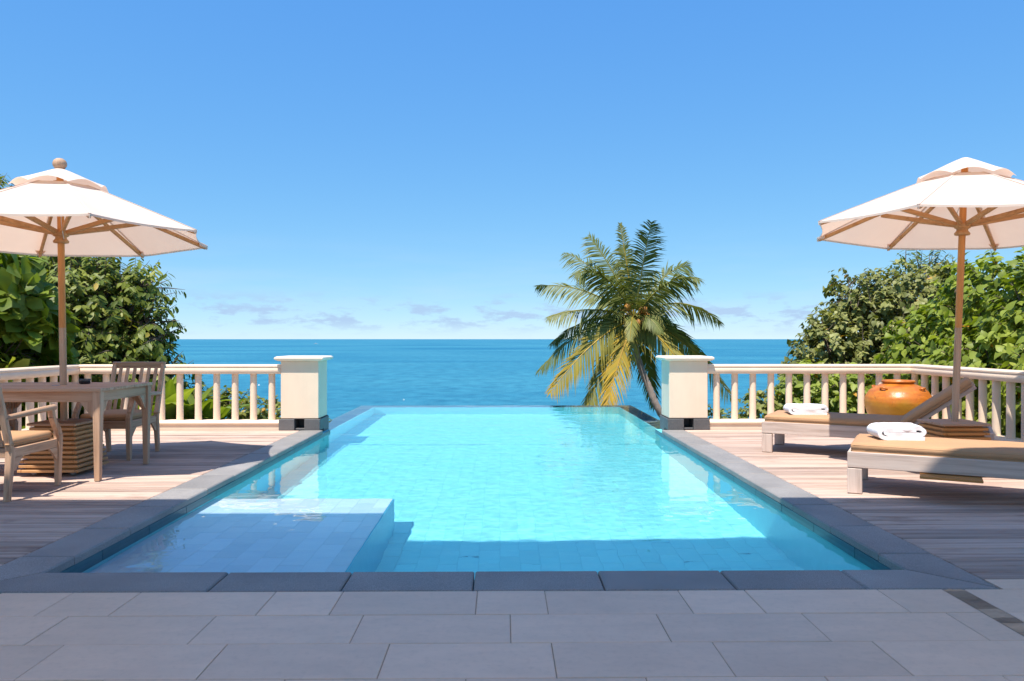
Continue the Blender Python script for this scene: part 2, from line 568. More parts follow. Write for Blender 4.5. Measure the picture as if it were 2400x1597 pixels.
        for i in range(len(P) - 1):
            for k in range(n):
                k2 = (k + 1) % n
                Fs.append((i*n + k, i*n + k2, (i+1)*n + k2, (i+1)*n + k))
        Fs.append(tuple(range(n - 1, -1, -1)))
        Fs.append(tuple((len(P) - 1) * n + k for k in range(n)))
        return s.add(V, Fs, M, mi)
    def mesh(s, name, mats, smooth=False, fix=True):
        me = bpy.data.meshes.new(name)
        me.from_pydata([tuple(v) for v in s.v], [], s.f)
        if not isinstance(mats, (list, tuple)):
            mats = [mats]
        for m in mats:
            me.materials.append(MAT[m] if isinstance(m, str) else m)
        if len(mats) > 1:
            me.polygons.foreach_set('material_index', s.mi)
        if fix:
            bm = bmesh.new()
            bm.from_mesh(me)
            bmesh.ops.recalc_face_normals(bm, faces=bm.faces)
            bm.to_mesh(me)
            bm.free()
        if smooth:
            me.polygons.foreach_set('use_smooth', [True] * len(me.polygons))
            if smooth is not True:
                me.set_sharp_from_angle(angle=R(smooth))
        return me
    def build(s, name, mats, parent=None, smooth=False, fix=True, loc=None, rot=None):
        return link(name, s.mesh(name, mats, smooth, fix), parent, loc, rot)

def link(name, me, parent=None, loc=None, rot=None):
    o = bpy.data.objects.new(name, me)
    col.objects.link(o)
    if parent is not None:
        o.parent = parent
    if loc is not None:
        o.location = loc
    if rot is not None:
        o.rotation_euler = rot
    return o
def tag(o, label=None, cat=None, group=None, kind=None):
    for k, v in (('label', label), ('category', cat), ('group', group), ('kind', kind)):
        if v:
            o[k] = v
    return o
def thing(name, loc, label, cat, group=None, rz=0.0):
    o = link(name, None, None, loc, (0, 0, rz))
    o.empty_display_size = 0.1
    return tag(o, label, cat, group)
def tree_copy(o, parent=None):
    c = o.copy()
    col.objects.link(c)
    c.parent = parent
    for ch in list(o.children):
        tree_copy(ch, c)
    return c
def wet(o):
    o.cycles.is_caustics_receiver = True
    return o

# ------------------------------------------------------------------ sea, hillside
SEA_Z = -22.0
def make_sea():
    mb = MB()
    n, rad = 96, [0.0, 200, 1000, 5000, 20000, 90000]
    V, Fs = [(0, 0, 0)], []
    for r in rad[1:]:
        for k in range(n):
            t = 2 * math.pi * k / n
            V.append((r * math.cos(t), r * math.sin(t), 0))
    for k in range(n):
        Fs.append((0, 1 + k, 1 + (k + 1) % n))
    for i in range(len(rad) - 2):
        for k in range(n):
            k2 = (k + 1) % n
            a, b = 1 + i * n, 1 + (i + 1) * n
            Fs.append((a + k, b + k, b + k2, a + k2))
    mb.add(V, Fs)
    tag(mb.build('sea', 'sea', loc=(0, 0, SEA_Z)), kind='structure')
make_sea()

def ground_z(x, y):
    z = -0.75
    if y > 10.4:
        z -= (y - 10.4) * 0.30 + max(0, y - 16) * 0.28
    ax = abs(x)
    if ax < 4.2 and y > 9.5:
        k = min(1.0, (4.2 - ax) / 1.2)
        z -= 2.4 * k * k * (3 - 2 * k)
    if y < 9.5 and ax < 5.6:
        z = -1.8
    z += 0.25 * noise.noise((x * 0.5, y * 0.5, 0)) + 0.1 * noise.noise((x * 1.7, y * 1.7, 4))
    return z
def make_hill():
    xs = np.linspace(-46, 46, 116)
    ys = np.concatenate([np.linspace(-14, 8, 24), np.linspace(8.6, 24, 40), np.linspace(25, 66, 36)])
    V = [(x, y, ground_z(x, y)) for y in ys for x in xs]
    n = len(xs)
    Fs = [(j*n+i, j*n+i+1, (j+1)*n+i+1, (j+1)*n+i) for j in range(len(ys)-1) for i in range(n-1)]
    mb = MB().add(V, Fs)
    tag(mb.build('hillside', 'soil', smooth=True, fix=False), kind='structure')
make_hill()

# ------------------------------------------------------------------ pool
PX0, PX1 = -2.375, 2.115         # inner faces between the copings
PY0, PY1 = 3.962, 14.42
WZ = -0.08                       # water level
FLOOR = -1.28
SHX, SHY, SHZ = -0.91, 6.40, -0.285
COPW = 0.285
COPY = 10.125                    # copings end at the pillars
def make_pool():
    mb = MB()
    # shell: floor slab, walls, shelf block; overflow walls round the far end
    mb.box((PX0-0.5, PY0-0.5, FLOOR-0.25), (PX1+0.5, PY1+0.36, FLOOR-0.0035), 0.001, mi=1)
    mb.box((PX0-0.25, PY0-0.2, FLOOR-0.012), (PX0, 10.60, -0.046), 0.002)
    mb.box((PX1, PY0-0.2, FLOOR-0.012), (PX1+0.25, 10.60, -0.046), 0.002)
    mb.box((PX0, PY0-0.2, FLOOR-0.012), (PX1, PY0, -0.046), 0.002)
    mb.box((PX0, PY0, FLOOR-0.012), (SHX-0.004, SHY-0.004, SHZ-0.003), 0.001, mi=3)
    mb.box((-2.70, 10.602, FLOOR-1.6), (-2.42, PY1+0.36, WZ-0.010), 0.012, mi=2)
    mb.box((2.20, 10.602, FLOOR-1.6), (2.46, PY1+0.36, WZ-0.010), 0.012, mi=2)
    mb.box((-2.42, PY1, FLOOR-1.6), (2.20, PY1+0.36, WZ-0.0105), 0.012, mi=2)
    pool = wet(tag(mb.build('swimming_pool', ['pool_wall', 'pool_grout', 'weir', 'shelf_grout']), kind='structure'))
    # floor tiles: 0.15 x 0.30 running bond
    tw, tl, g = 0.15, 0.30, 0.0014
    tile_me = MB().box((-tw/2+g, -tl/2+g, -0.012), (tw/2-g, tl/2-g, 0.0), 0.0015).mesh('floor_tile', 'pool_tile')
    shelf_me = MB().box((-tw/2+g, -tl/2+g, -0.012), (tw/2-g, tl/2-g, 0.0), 0.0015).mesh('shelf_tile', 'shelf_tile')
    r = random.Random(3)
    i = 0
    x = PX0 + tw/2
    while x + tw/2 <= SHX + 0.08:
        y = PY0 + tl/2 + (0.15 if i % 2 else 0.0) - 0.15
        while y - tl/2 < SHY:
            y0, y1 = max(y - tl/2, PY0), min(y + tl/2, SHY)
            x1 = min(x + tw/2, SHX)
            if y1 - y0 > 0.04:
                dz = r.uniform(-0.0015, 0.0015)
                if y1 - y0 > tl - 0.001 and x1 == x + tw/2:
                    o = link('shelf_tile', shelf_me, pool, (x, y, SHZ + dz))
                else:
                    o = MB().box((x-tw/2+g, y0+g, SHZ-0.012), (x1-g, y1-g, SHZ+dz), 0.0015).build('shelf_tile', 'shelf_tile', pool)
                wet(o)
            y += tl
        x += tw
        i += 1
    # nosing of the shelf
    wet(MB().box((SHX-0.004, PY0, FLOOR), (SHX+0.008, SHY+0.008, SHZ-0.016), 0.002).box((PX0, SHY-0.004, FLOOR), (SHX-0.004, SHY+0.008, SHZ-0.016), 0.002).build('shelf_riser', 'riser', pool))
    n, rest = 0, MB()
    spots = []
    i = 0
    x = PX0 - 0.05 + tw/2
    while x - tw/2 < 2.2:
        y = PY0 + tl/2 - (0.15 if i % 2 else 0.0)
        while y - tl/2 < PY1:
            if not (x < SHX and y < SHY):
                spots.append((y, x))
            y += tl
        x += tw
        i += 1
    spots.sort()
    for y, x in spots:
        dz = r.uniform(-0.002, 0.002)
        if n < 215:
            wet(link('floor_tile', tile_me, pool, (x, y, FLOOR + dz)))
            n += 1
        else:
            rest.box((x-tw/2+g, y-tl/2+g, FLOOR-0.012), (x+tw/2-g, y+tl/2-g, FLOOR+dz), 0.0015)
    wet(tag(rest.build('far_floor_tiles', 'pool_tile', pool, fix=False), kind='stuff'))
    # tiled lining of the overflow walls
    for lo, hi in (((-2.421, 10.61, FLOOR), (-2.408, PY1-0.012, WZ-0.016)), ((2.188, 10.61, FLOOR), (2.201, PY1-0.012, WZ-0.016)), ((-2.408, PY1-0.012, FLOOR), (2.188, PY1+0.001, WZ-0.016))):
        wet(MB().box(lo, hi, 0.001).build('wall_lining', 'pool_tile', pool))
    # dark waterline tiles under the copings
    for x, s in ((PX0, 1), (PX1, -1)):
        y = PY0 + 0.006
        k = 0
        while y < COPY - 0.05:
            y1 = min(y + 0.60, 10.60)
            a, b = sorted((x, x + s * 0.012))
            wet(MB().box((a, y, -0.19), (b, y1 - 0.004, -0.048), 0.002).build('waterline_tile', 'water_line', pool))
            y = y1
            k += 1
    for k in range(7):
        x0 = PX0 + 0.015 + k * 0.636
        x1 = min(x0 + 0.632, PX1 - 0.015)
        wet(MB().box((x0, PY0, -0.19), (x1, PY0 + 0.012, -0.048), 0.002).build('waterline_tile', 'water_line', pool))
    # coping stones
    def cop(poly, z0=-0.045, z1=0.0):
        ch = 0.008
        c = Vector((sum(p[0] for p in poly) / len(poly), sum(p[1] for p in poly) / len(poly), 0))
        m = len(poly)
        V = [(p[0], p[1], z0) for p in poly] + [(p[0], p[1], z1 - ch) for p in poly]
        # inset top
        for k in range(m):
            a, b, d = Vector(poly[k-1]), Vector(poly[k]), Vector(poly[(k+1) % m])
            e1, e2 = (b - a).normalized(), (d - b).normalized()
            n1, n2 = Vector((-e1.y, e1.x)), Vector((-e2.y, e2.x))
            mm = (n1 + n2).normalized()
            mm = mm / max(0.25, mm.dot(n1))
            q = b + mm * ch
            V.append((q.x, q.y, z1))
        Fs = [tuple(range(m-1, -1, -1)), tuple(2*m + k for k in range(m))]
        for L in (0, 1):
            for k in range(m):
                k2 = (k + 1) % m
                Fs.append((L*m+k, L*m+k2, (L+1)*m+k2, (L+1)*m+k))
        o = MB().add(V, Fs).build('coping_stone', 'coping', pool)
        o.location.z = r.uniform(-0.0015, 0.0015)
        return o
    gp = 0.003
    ov = 0.012                                  # overhang over the water
    xi0, xi1, yi = PX0 + ov, PX1 - ov, PY0 + ov
    xo0, xo1, yo = PX0 - COPW, PX1 + COPW, 3.668
    fj = [-1.41, -0.776, -0.143, 0.492, 1.127, 1.757]
    cop([(xo0+gp, yo), (fj[0]-gp, yo), (fj[0]-gp, yi), (xi0+gp, yi)])
    for a, b in zip(fj[:-1], fj[1:]):
        cop([(a+gp, yo), (b-gp, yo), (b-gp, yi), (a+gp, yi)])
    cop([(fj[-1]+gp, yo), (xo1-gp, yo), (xi1-gp, yi), (fj[-1]+gp, yi)])
    sj = [4.27 + 0.635 * k for k in range(10)]
    ys = [None] + [y for y in sj if y < COPY - 0.15] + [COPY]
    for k in range(len(ys) - 1):
        b = ys[k+1]
        for xo, xi, s in ((xo0, xi0, 1), (xo1, xi1, -1)):
            if k == 0:
                P = [(xo, yo + gp*2), (xi, yi + gp*2), (xi, b-gp), (xo, b-gp)]
            else:
                a = ys[k]
                P = [(xo, a+gp), (xi, a+gp), (xi, b-gp), (xo, b-gp)]
            cop(P if s > 0 else P[::-1])
    # bed under the stones
    MB().box((xo0+0.01, yo+0.01, -0.2), (PX0-0.25, COPY-0.002, -0.047), 0.002).box((PX1+0.25, yo+0.01, -0.2), (xo1-0.01, COPY-0.002, -0.047), 0.002).box((PX0-0.25, yo+0.01, -0.2), (PX1+0.25, PY0-0.2, -0.047), 0.002).build('coping_bed', 'grout', pool)
    return pool
make_pool()

def make_water():
    x0, x1, y0, y1 = -2.712, 2.472, 3.80, PY1 + 0.372
    nx, ny = 290, 620
    X = np.linspace(x0, x1, nx + 1)
    Y = np.linspace(y0, y1, ny + 1)
    V = []
    for y in Y:
        for x in X:
            z = 0.0016 * noise.noise((x * 1.7, y * 1.9, 0.3)) + 0.0014 * noise.noise((x * 3.6 + 0.6 * y, y * 4.6, 3.0)) + 0.00060 * noise.noise((x * 7.5, y * 10.5, 8.0)) + 0.00026 * noise.noise((x * 15.0, y * 19.0, 2.0))
            if y > 10.3:
                z -= 0.0015
            V.append((x, y, WZ + z))
    n = nx + 1
    Fs = [(j*n+i, j*n+i+1, (j+1)*n+i+1, (j+1)*n+i) for j in range(ny) for i in range(nx)]
    mb = MB().add(V, Fs)
    o = mb.build('pool_water', 'pool_water', smooth=True, fix=False)
    o.cycles.is_caustics_caster = True
    tag(o, kind='structure')
make_water()

# ------------------------------------------------------------------ decks and paving
DK0, DK1 = 3.82, 10.13
SIDE = 5.78
def make_deck(name, x0, x1):
    mb = MB().box((x0, DK0+0.01, -0.9), (x1, DK1+0.5, -0.032), 0.004)
    d = tag(mb.build(name, 'deck_dark'), kind='structure')
    pitch = (DK1 - DK0) / 56
    me = MB().box((-(x1-x0)/2+0.004, -pitch/2+0.0048, -0.028), ((x1-x0)/2-0.004, pitch/2-0.0048, 0), 0.005).mesh('deck_board', 'deck')
    r = random.Random(11 if x0 < 0 else 12)
    for k in range(56):
        o = link('deck_board', me, d, ((x0+x1)/2, DK0 + (k+0.5)*pitch, -0.003 + r.uniform(-0.0015, 0.0012)))
        o.rotation_euler = (r.uniform(-0.006, 0.006), 0, r.uniform(-0.0004, 0.0004))
    return d
make_deck('deck_left', -SIDE, PX0 - COPW - 0.004)
make_deck('deck_right', PX1 + COPW + 0.004, SIDE)

def make_paving():
    base = MB().box((-9, -7, -0.5), (9, 3.66, -0.0055), 0.001).box((-9, 3.66, -0.5), (-2.665, 3.815, -0.030), 0.004).box((2.405, 3.66, -0.5), (9, 3.815, -0.0301), 0.004)
    p = tag(base.build('terrace_paving', 'grout'), kind='structure')
    r = random.Random(5)
    gp = 0.0020
    def slab(x0, x1, y0, y1, name='paving_slab', mat='paving'):
        o = MB().box((x0+gp, y0+gp, -0.027), (x1-gp, y1-gp, 0.0), 0.002).build(name, mat, p)
        o.location.z = -0.002 + r.uniform(-0.001, 0.001)
    L = 0.638
    XL, XR = -2.37, 2.11
    rows = [(3.352, 3.664), (3.039, 3.352), (2.723, 3.039), (2.409, 2.723), (2.095, 2.409), (1.781, 2.095), (1.467, 1.781), (1.153, 1.467)]
    offs = [None, 0.033, 0.193, -0.13, 0.25, 0.05, -0.2, 0.12]
    for (y0, y1), of in zip(rows, offs):
        if of is None:
            js, x, half = [0.2], 0.2, False
            while x < XR:
                x += 0.319 if half else L
                half = not half
                js.append(x)
            x, half = 0.2, True
            while x > XL:
                x -= 0.319 if half else L
                half = not half
                js.insert(0, x)
        else:
            k0 = math.floor((XL - of) / L)
            js = [of + L * k for k in range(k0, k0 + 10)]
        js = [XL] + [x for x in js if XL + 0.05 < x < XR - 0.05] + [XR]
        for a, b in zip(js[:-1], js[1:]):
            slab(a, b, y0, y1)
    # pebble strips either side, pale slabs beyond them
    for xa, xb, s in ((2.113, 2.213, 1), (-2.473, -2.373, -1)):
        y = 1.153
        while y < 3.66:
            h = r.uniform(0.05, 0.13)
            y1 = min(y + h, 3.664)
            m = MB()
            nx = 5
            V, Fs = [], []
            for j in range(3):
                for i in range(nx):
                    xx = xa + (xb - xa) * i / (nx - 1)
                    yy = y + (y1 - y) * j / 2
                    e = 0.0 if (j in (0, 2) or i in (0, nx-1)) else 1.0
                    V.append((xx, yy, -0.004 + e * r.uniform(0.002, 0.012) + r.uniform(-0.001, 0.002)))
            for j in range(2):
                for i in range(nx-1):
                    a = j*nx+i
                    Fs.append((a, a+1, a+nx+1, a+nx))
            m.add(V, Fs).build('strip_stone', 'rock', p, smooth=True, fix=False)
            y = y1 + 0.002
    for x0, x1 in ((2.216, 2.83), (2.83, 3.468), (3.468, 4.106), (4.106, 4.744)):
        for y0, y1 in ((3.352, 3.664), (3.039, 3.352), (2.723, 3.039)):
            slab(x0, x1, y0, y1)
            slab(-x1-0.26, -x0-0.26, y0, y1)
    for k in range(4):
        slab(2.408 + 0.638*k, 2.408 + 0.638*(k+1), 3.664, 3.815)
        slab(-2.668 - 0.638*(k+1), -2.668 - 0.638*k, 3.664, 3.815)
    MB().box((-8.99, -6.9, -0.029), (8.99, 1.15, -0.002), 0.002).build('rear_slab', 'paving', p)
make_paving()

# ------------------------------------------------------------------ unseen roof inferred from its shadow; open pavilion shape added to admit light
def make_shade_roof():
    ze = 5.45
    yf = 5.79 - SY * ze
    h = MB()
    h.box((-5.6, -0.3, 5.27), (3.5, yf, ze), 0.01)
    r0 = tag(h.build('shade_roof', 'ceiling'), kind='structure')
    for x in (-5.3, 3.2):
        for y in (0.0, 2.3):
            MB().box((x-0.17, y-0.17, -0.02), (x+0.17, y+0.17, 5.27), 0.02).build('column', 'cream', r0)
make_shade_roof()

# ------------------------------------------------------------------ pillars and balustrades
def make_pillar(x0, x1, label):
    t = thing('pillar', ((x0+x1)/2, 10.40, 0), label, 'pillar', 'pillars where the pool meets the balustrades')
    w = (x1 - x0) / 2
    d = 0.27
    s = MB().box((-w+0.022, -d+0.022, 0.150), (w-0.022, d-0.022, 0.905), 0.006)
    s.build('shaft', 'cream', t)
    c = MB()
    o = 0.045
    prof = [(w-0.03, 0.903), (w+0.012, 0.914), (w+o, 0.930), (w+o+0.004, 0.944), (w+o, 0.957), (w+0.02, 0.970)]
    V, Fs = [], []
    for e, z in prof:
        f = e - w
        V += [(-w-f, -d-f, z), (w+f, -d-f, z), (w+f, d+f, z), (-w-f, d+f, z)]
    for i in range(len(prof)-1):
        for k in range(4):
            k2 = (k+1) % 4
            Fs.append((i*4+k, i*4+k2, (i+1)*4+k2, (i+1)*4+k))
    Fs += [(3, 2, 1, 0), tuple(4*(len(prof)-1)+k for k in range(4))]
    c.add(V, Fs).build('cap', 'cream_cap', t)
    # granite plinth blocks with a drain slot between
    for a, b in ((-w, -0.065), (0.065, w)):
        MB().box((a, -d, -0.003), (b, -0.012, 0.143), 0.005).build('plinth_block', 'plinth', t)
    MB().box((-w+0.003, -0.010, -0.35), (w-0.003, d, 0.143), 0.005).build('plinth_block', 'plinth', t)
    MB().box((-0.064, -d+0.03, 0.0), (0.064, -0.012, 0.022), 0.003).build('slot_sill', 'plinth', t)
    MB().box((-w+0.012, -d+0.012, 0.1435), (w-0.012, d-0.012, 0.1495), 0.001).build('dark_joint', 'black', t)  # thin black strip between plinth and shaft
    return t
make_pillar(-2.944, -2.404, 'square cream pillar with flat cap left of the pool')
make_pillar(2.186, 2.742, 'square cream pillar with flat cap beside the palm tree')

def make_balustrade(xp, xc, label):
    s = 1 if xc > xp else -1
    yc = 10.26
    t = thing('balustrade', (xc, yc, 0), label, 'balustrade', 'cream balustrades along the deck edge')
    path = [(xp - xc, 0.0), (0.0, 0.0), (0.0, 3.85 - yc)]
    hr = [(-0.080, 0.738), (0.080, 0.738), (0.094, 0.756), (0.100, 0.782), (0.097, 0.806), (0.088, 0.822), (0.098, 0.830), (0.098, 0.846), (0.086, 0.860), (-0.086, 0.860), (-0.098, 0.846), (-0.098, 0.830), (-0.088, 0.822), (-0.097, 0.806), (-0.100, 0.782), (-0.094, 0.756)]
    MB().sweep(hr, path).build('handrail', 'cream', t, smooth=32)
    br = [(-0.095, -0.05), (0.095, -0.05), (0.095, 0.065), (0.112, 0.078), (0.116, 0.094), (0.106, 0.112), (0.084, 0.122), (-0.084, 0.122), (-0.106, 0.112), (-0.116, 0.094), (-0.112, 0.078), (-0.095, 0.065)]
    MB().sweep(br, path).build('base_rail', 'cream', t, smooth=32)
    me = MB().lathe([(0.0445, 0.121), (0.0435, 0.30), (0.0425, 0.739)], 20, cap=False).mesh('baluster', 'cream', smooth=True)
    x = xp - xc + s * 0.145
    while s * x < -0.08:
        link('baluster', me, t, (x, 0, 0))
        x += s * 0.2435
    y = -0.02
    while y > 3.95 - yc:
        link('baluster', me, t, (0, y, 0))
        y -= 0.2435
    return t
make_balustrade(-2.925, -5.66, 'cream balustrade with round balusters behind the dining table')
make_balustrade(2.722, 5.53, 'cream balustrade with round balusters behind the loungers')

# ------------------------------------------------------------------ umbrellas
def make_umbrella(base, lean, tip_z, rad, phi, label, knob, apex_dz=0.0, foot='rib'):
    t = thing('umbrella', base, label, 'umbrella', 'canvas sun umbrellas')
    lx, ly = lean
    # all parts above the deck follow the leaning pole
    S = Matrix.Identity(4)
    S[0][2], S[1][2] = lx, ly
    S[2][0], S[2][1] = -lx, -ly
    def add(mb, name, mat, parent=t, smooth=False, fix=True):
        for i, v in enumerate(mb.v):
            mb.v[i] = S @ v
        return mb.build(name, mat, parent, smooth, fix)
    ang = [phi + k * math.pi / 4 for k in range(8)]
    ring_r, ring_z = 0.27, tip_z + 0.455
    add(MB().tube([(0, 0, 0.40), (0, 0, 1.30)], 0.0295, 14), 'lower_pole', 'greyz', smooth=40)
    add(MB().tube([(0, 0, 1.3005), (0, 0, tip_z + 0.56)], 0.0290, 14), 'upper_pole', 'teakz', smooth=40)
    # runner hub
    hz = tip_z - 0.06
    add(MB().lathe([(0.030, hz), (0.062, hz+0.004), (0.066, hz+0.018), (0.056, hz+0.030), (0.046, hz+0.044), (0.048, hz+0.058), (0.066, hz+0.068), (0.070, hz+0.092), (0.062, hz+0.105), (0.030, hz+0.106)], 24), 'runner_hub', 'ribz', smooth=40)
    add(MB().lathe([(0.030, ring_z-0.02), (0.058, ring_z-0.015), (0.058, ring_z+0.05), (0.030, ring_z+0.055)], 20), 'top_hub', 'ribz', smooth=40)
    # canopy, eight panels with a slight sag
    V, Fs = [], []
    NR, NA = 9, 6
    rows = []
    for i in range(NR + 1):
        f = i / NR
        row = []
        for k in range(8):
            a0, a1 = ang[k], ang[k] + math.pi / 4
            for j in range(NA):
                g = j / NA
                e = 4 * g * (1 - g)
                r = ring_r + (rad - ring_r) * f
                x = r * ((1-g) * math.cos(a0) + g * math.cos(a1))
                y = r * ((1-g) * math.sin(a0) + g * math.sin(a1))
                q = 1.0 - 0.034 * e * f * f
                z = ring_z + (tip_z - ring_z) * (f ** 1.03) - 0.026 * e * f * (1.2 - f) * 2 + 0.003 * noise.noise((x * 6, y * 6, 1.0)) * f
                row.append(len(V))
                V.append((x * q, y * q, z))
        rows.append(row)
    m = 8 * NA
    for i in range(NR):
        for k in range(m):
            k2 = (k + 1) % m
            Fs.append((rows[i][k], rows[i+1][k], rows[i+1][k2], rows[i][k2]))
    add(MB().add(V, Fs), 'canopy', 'canvas', smooth=12, fix=False)
    for k in range(8):
        sm = MB()
        o = Vector((math.cos(ang[k]), math.sin(ang[k]), 0))
        pr = None
        for i in range(NR + 1):
            p = Vector(V[rows[i][k * NA]]) + Vector((0, 0, 0.002))
            if pr is not None:
                sm.beam(pr, p, 0.022, 0.003, ch=0.001)
            pr = p
        add(sm, 'seam', 'canvas')
    # hem and corner pockets
    hem = MB()
    for k in range(m):
        k2 = (k + 1) % m
        a, b = Vector(V[rows[NR][k]]), Vector(V[rows[NR][k2]])
        dn = Vector((0, 0, -0.018))
        hem.add([a, b, b + dn, a + dn], [(0, 1, 2, 3)])
    add(hem, 'hem', 'canvas', smooth=True, fix=False)
    for a in ang:
        o = Vector((math.cos(a), math.sin(a), 0))
        sd = Vector((-o.y, o.x, 0))
        T = o * (rad + 0.006) + Vector((0, 0, tip_z - 0.004))
        pk = MB().add([T, T - o*0.10 + sd*0.05 + Vector((0,0,0.030)), T - o*0.10 - sd*0.05 + Vector((0,0,0.030)), T - o*0.008 + Vector((0,0,-0.034)), T - o*0.085 + Vector((0,0,-0.012))],
                      [(0, 1, 2), (0, 3, 1), (0, 2, 3), (3, 4, 1), (3, 2, 4)])
        add(pk, 'corner_pocket', 'canvas')
        # rafter and strut
        rb = MB().beam(o * 0.05 + Vector((0, 0, ring_z - 0.004)), o * (rad - 0.02) + Vector((0, 0, tip_z - 0.018)), 0.024, 0.034)
        rib = add(rb, 'rib', 'ribx')
        f = 0.52
        mid = o * (0.05 + (rad - 0.07) * f) + Vector((0, 0, ring_z - 0.03 + (tip_z - ring_z - 0.012) * f))
        st = MB().beam(o * 0.052 + Vector((0, 0, hz + 0.095)), mid, 0.027, 0.040)
        add(st, 'strut', 'ribx')
    # raised vent cap with scalloped edge
    az = tip_z + 0.622 + apex_dz
    V, Fs = [], []
    NR2, NA2 = 6, 8
    rows = []
    vr, vz = 0.405, tip_z + 0.43
    for i in range(NR2 + 1):
        f = i / NR2
        row = []
        for k in range(8):
            for j in range(NA2):
                g = j / NA2
                a = ang[k] + g * math.pi / 4
                e = math.sin(math.pi * g)
                poly = math.cos(math.pi/8) / math.cos((g - 0.5) * math.pi / 4)
                r = 0.03 + (vr - 0.03) * f
                r *= 1 + (poly - 1) * f
                z = az + (vz - az) * (0.80 * f + 0.20 * f * f) + 0.045 * e * f ** 3
                row.append(len(V))
                V.append((r * math.cos(a), r * math.sin(a), z))
        rows.append(row)
    m2 = 8 * NA2
    for i in range(NR2):
        for k in range(m2):
            k2 = (k + 1) % m2
            Fs.append((rows[i][k], rows[i+1][k], rows[i+1][k2], rows[i][k2]))
    Fs.append(tuple(rows[0]))
    add(MB().add(V, Fs), 'vent_cap', 'canvas', smooth=25, fix=False)
    if knob:
        kz = az - 0.01
        add(MB().lathe([(0.018, kz), (0.040, kz+0.012), (0.056, kz+0.035), (0.060, kz+0.058), (0.052, kz+0.084), (0.030, kz+0.102), (0.006, kz+0.108)], 24), 'finial', 'greyz', smooth=True)
    # lifting cord
    cp = []
    for i in range(15):
        f = i / 14
        a = phi + (2.4 if knob else 0.4)
        sway = 0.16 * math.sin(math.pi * f)
        cp.append((0.04 + sway * math.cos(a + 3.6), -0.02 + sway * math.sin(a + 3.6), hz + 0.02 + 0.36 * f))
    add(MB().tube(cp, 0.0035, 5), 'cord', 'cord', smooth=True)
    # stacked-slat foot
    wz0, wz1 = 0.265, 0.20
    NT_ = 10
    core = MB()
    core.add([(-0.215, -0.215, 0.035), (0.215, -0.215, 0.035), (0.215, 0.215, 0.035), (-0.215, 0.215, 0.035), (-0.165, -0.165, 0.435), (0.165, -0.165, 0.435), (0.165, 0.165, 0.435), (-0.165, 0.165, 0.435)],
             [(0, 1, 5, 4), (1, 2, 6, 5), (2, 3, 7, 6), (3, 0, 4, 7), (4, 5, 6, 7), (3, 2, 1, 0)])
    core.build('foot_core', 'teakx', t)
    for lv in range(NT_):
        z0 = 0.035 + lv * 0.0402
        w = wz0 + (wz1 - wz0) * lv / (NT_ - 1)
        hh = 0.023
        for k in range(4):
            M = Matrix.Rotation(k * math.pi / 2, 4, 'Z')
            long = w if (lv + k) % 2 else w - 0.036
            MB().box((-long, -w, z0), (long, -w + 0.034, z0 + hh), 0.003, M).build('slat', foot + ('x' if k % 2 == 0 else 'y'), t)
    MB().box((-0.215, -0.215, 0.4375), (0.215, 0.215, 0.4585), 0.005).build('foot_lid', 'greyx', t)
    for x in (-0.17, 0.17):
        for y in (-0.17, 0.17):
            MB().lathe([(0.022, -0.012), (0.026, -0.008), (0.026, 0.008), (0.022, 0.012)], 14, Matrix.Translation((x, y, 0.026)) @ Matrix.Rotation(R(90), 4, 'X')).build('caster', 'steel', t, smooth=30)
    return t
make_umbrella((-3.962, 7.0, 0.0), (-0.030, 0.024), 2.132, 1.30, R(-51.7), 'white canvas umbrella with wooden ball finial rising through the dining table', True)
make_umbrella((4.055, 6.87, 0.0), (0.048, 0.014), 2.197, 1.315, R(-134.1), 'white canvas umbrella without finial standing between the two loungers', False, 0.02, 'teak')

# ------------------------------------------------------------------ dining table and chairs
def make_table():
    t = thing('dining_table', (-4.065, 6.985, 0), 'weathered wooden dining table with umbrella pole through its top', 'table')
    hx, hy, top = 0.685, 0.485, 0.782
    # five boards, the middle one split round the pole
    n = 7
    bw = 2 * hy / n
    for k in range(n):
        y0 = -hy + k * bw
        if k == 3:
            MB().box((-hx, y0+0.001, top-0.026), (0.0, y0+bw-0.001, top), 0.003).build('top_board', 'greyx', t)
            MB().box((0.072, y0+0.001, top-0.026), (hx, y0+bw-0.001, top), 0.003).build('top_board', 'greyx', t)
        else:
            MB().box((-hx, y0+0.001, top-0.026), (hx, y0+bw-0.001, top), 0.003).build('top_board', 'greyx', t)
    ax, ay = hx - 0.045, hy - 0.045
    for s in (-1, 1):
        MB().box((-ax+0.035, s*ay-0.012, top-0.115), (ax-0.035, s*ay+0.012, top-0.0275), 0.003).build('apron', 'greyx', t)
        MB().box((s*ax-0.012, -ay+0.035, top-0.115), (s*ax+0.012, ay-0.035, top-0.0275), 0.003).build('apron', 'greyy', t)
    for sx in (-1, 1):
        for sy in (-1, 1):
            x, y = sx*ax, sy*ay
            lg = MB().beam((x, y, top-0.0275), (x, y, 0.0), 0.068, 0.068, (0, 1, 0), 0.004, 0.046, 0.046)
            lg.build('leg', 'greyz', t)
            for dx, dy in ((-sx, 0), (0, -sy)):
                z1 = top - 0.116
                p = [(0.036, z1), (0.15, z1), (0.13, z1-0.022), (0.05, z1-0.125), (0.036, z1-0.13)]
                V = []
                for o in (-0.011, 0.011):
                    for u, z in p:
                        V.append((x + dx*u + (o if dy else 0), y + dy*u + (o if dx else 0), z))
                Fs = [(0, 1, 2, 3, 4), (9, 8, 7, 6, 5)] + [(i, (i+1) % 5, 5+(i+1) % 5, 5+i) for i in range(5)]
                MB().add(V, Fs).build('bracket', 'greyz', t)
    MB().tube([(0.035, 0.0, top-0.027), (0.035, 0.0, top+0.002)], 0.036, 14).build('pole_sleeve', 'steel', t, smooth=40)
make_table()

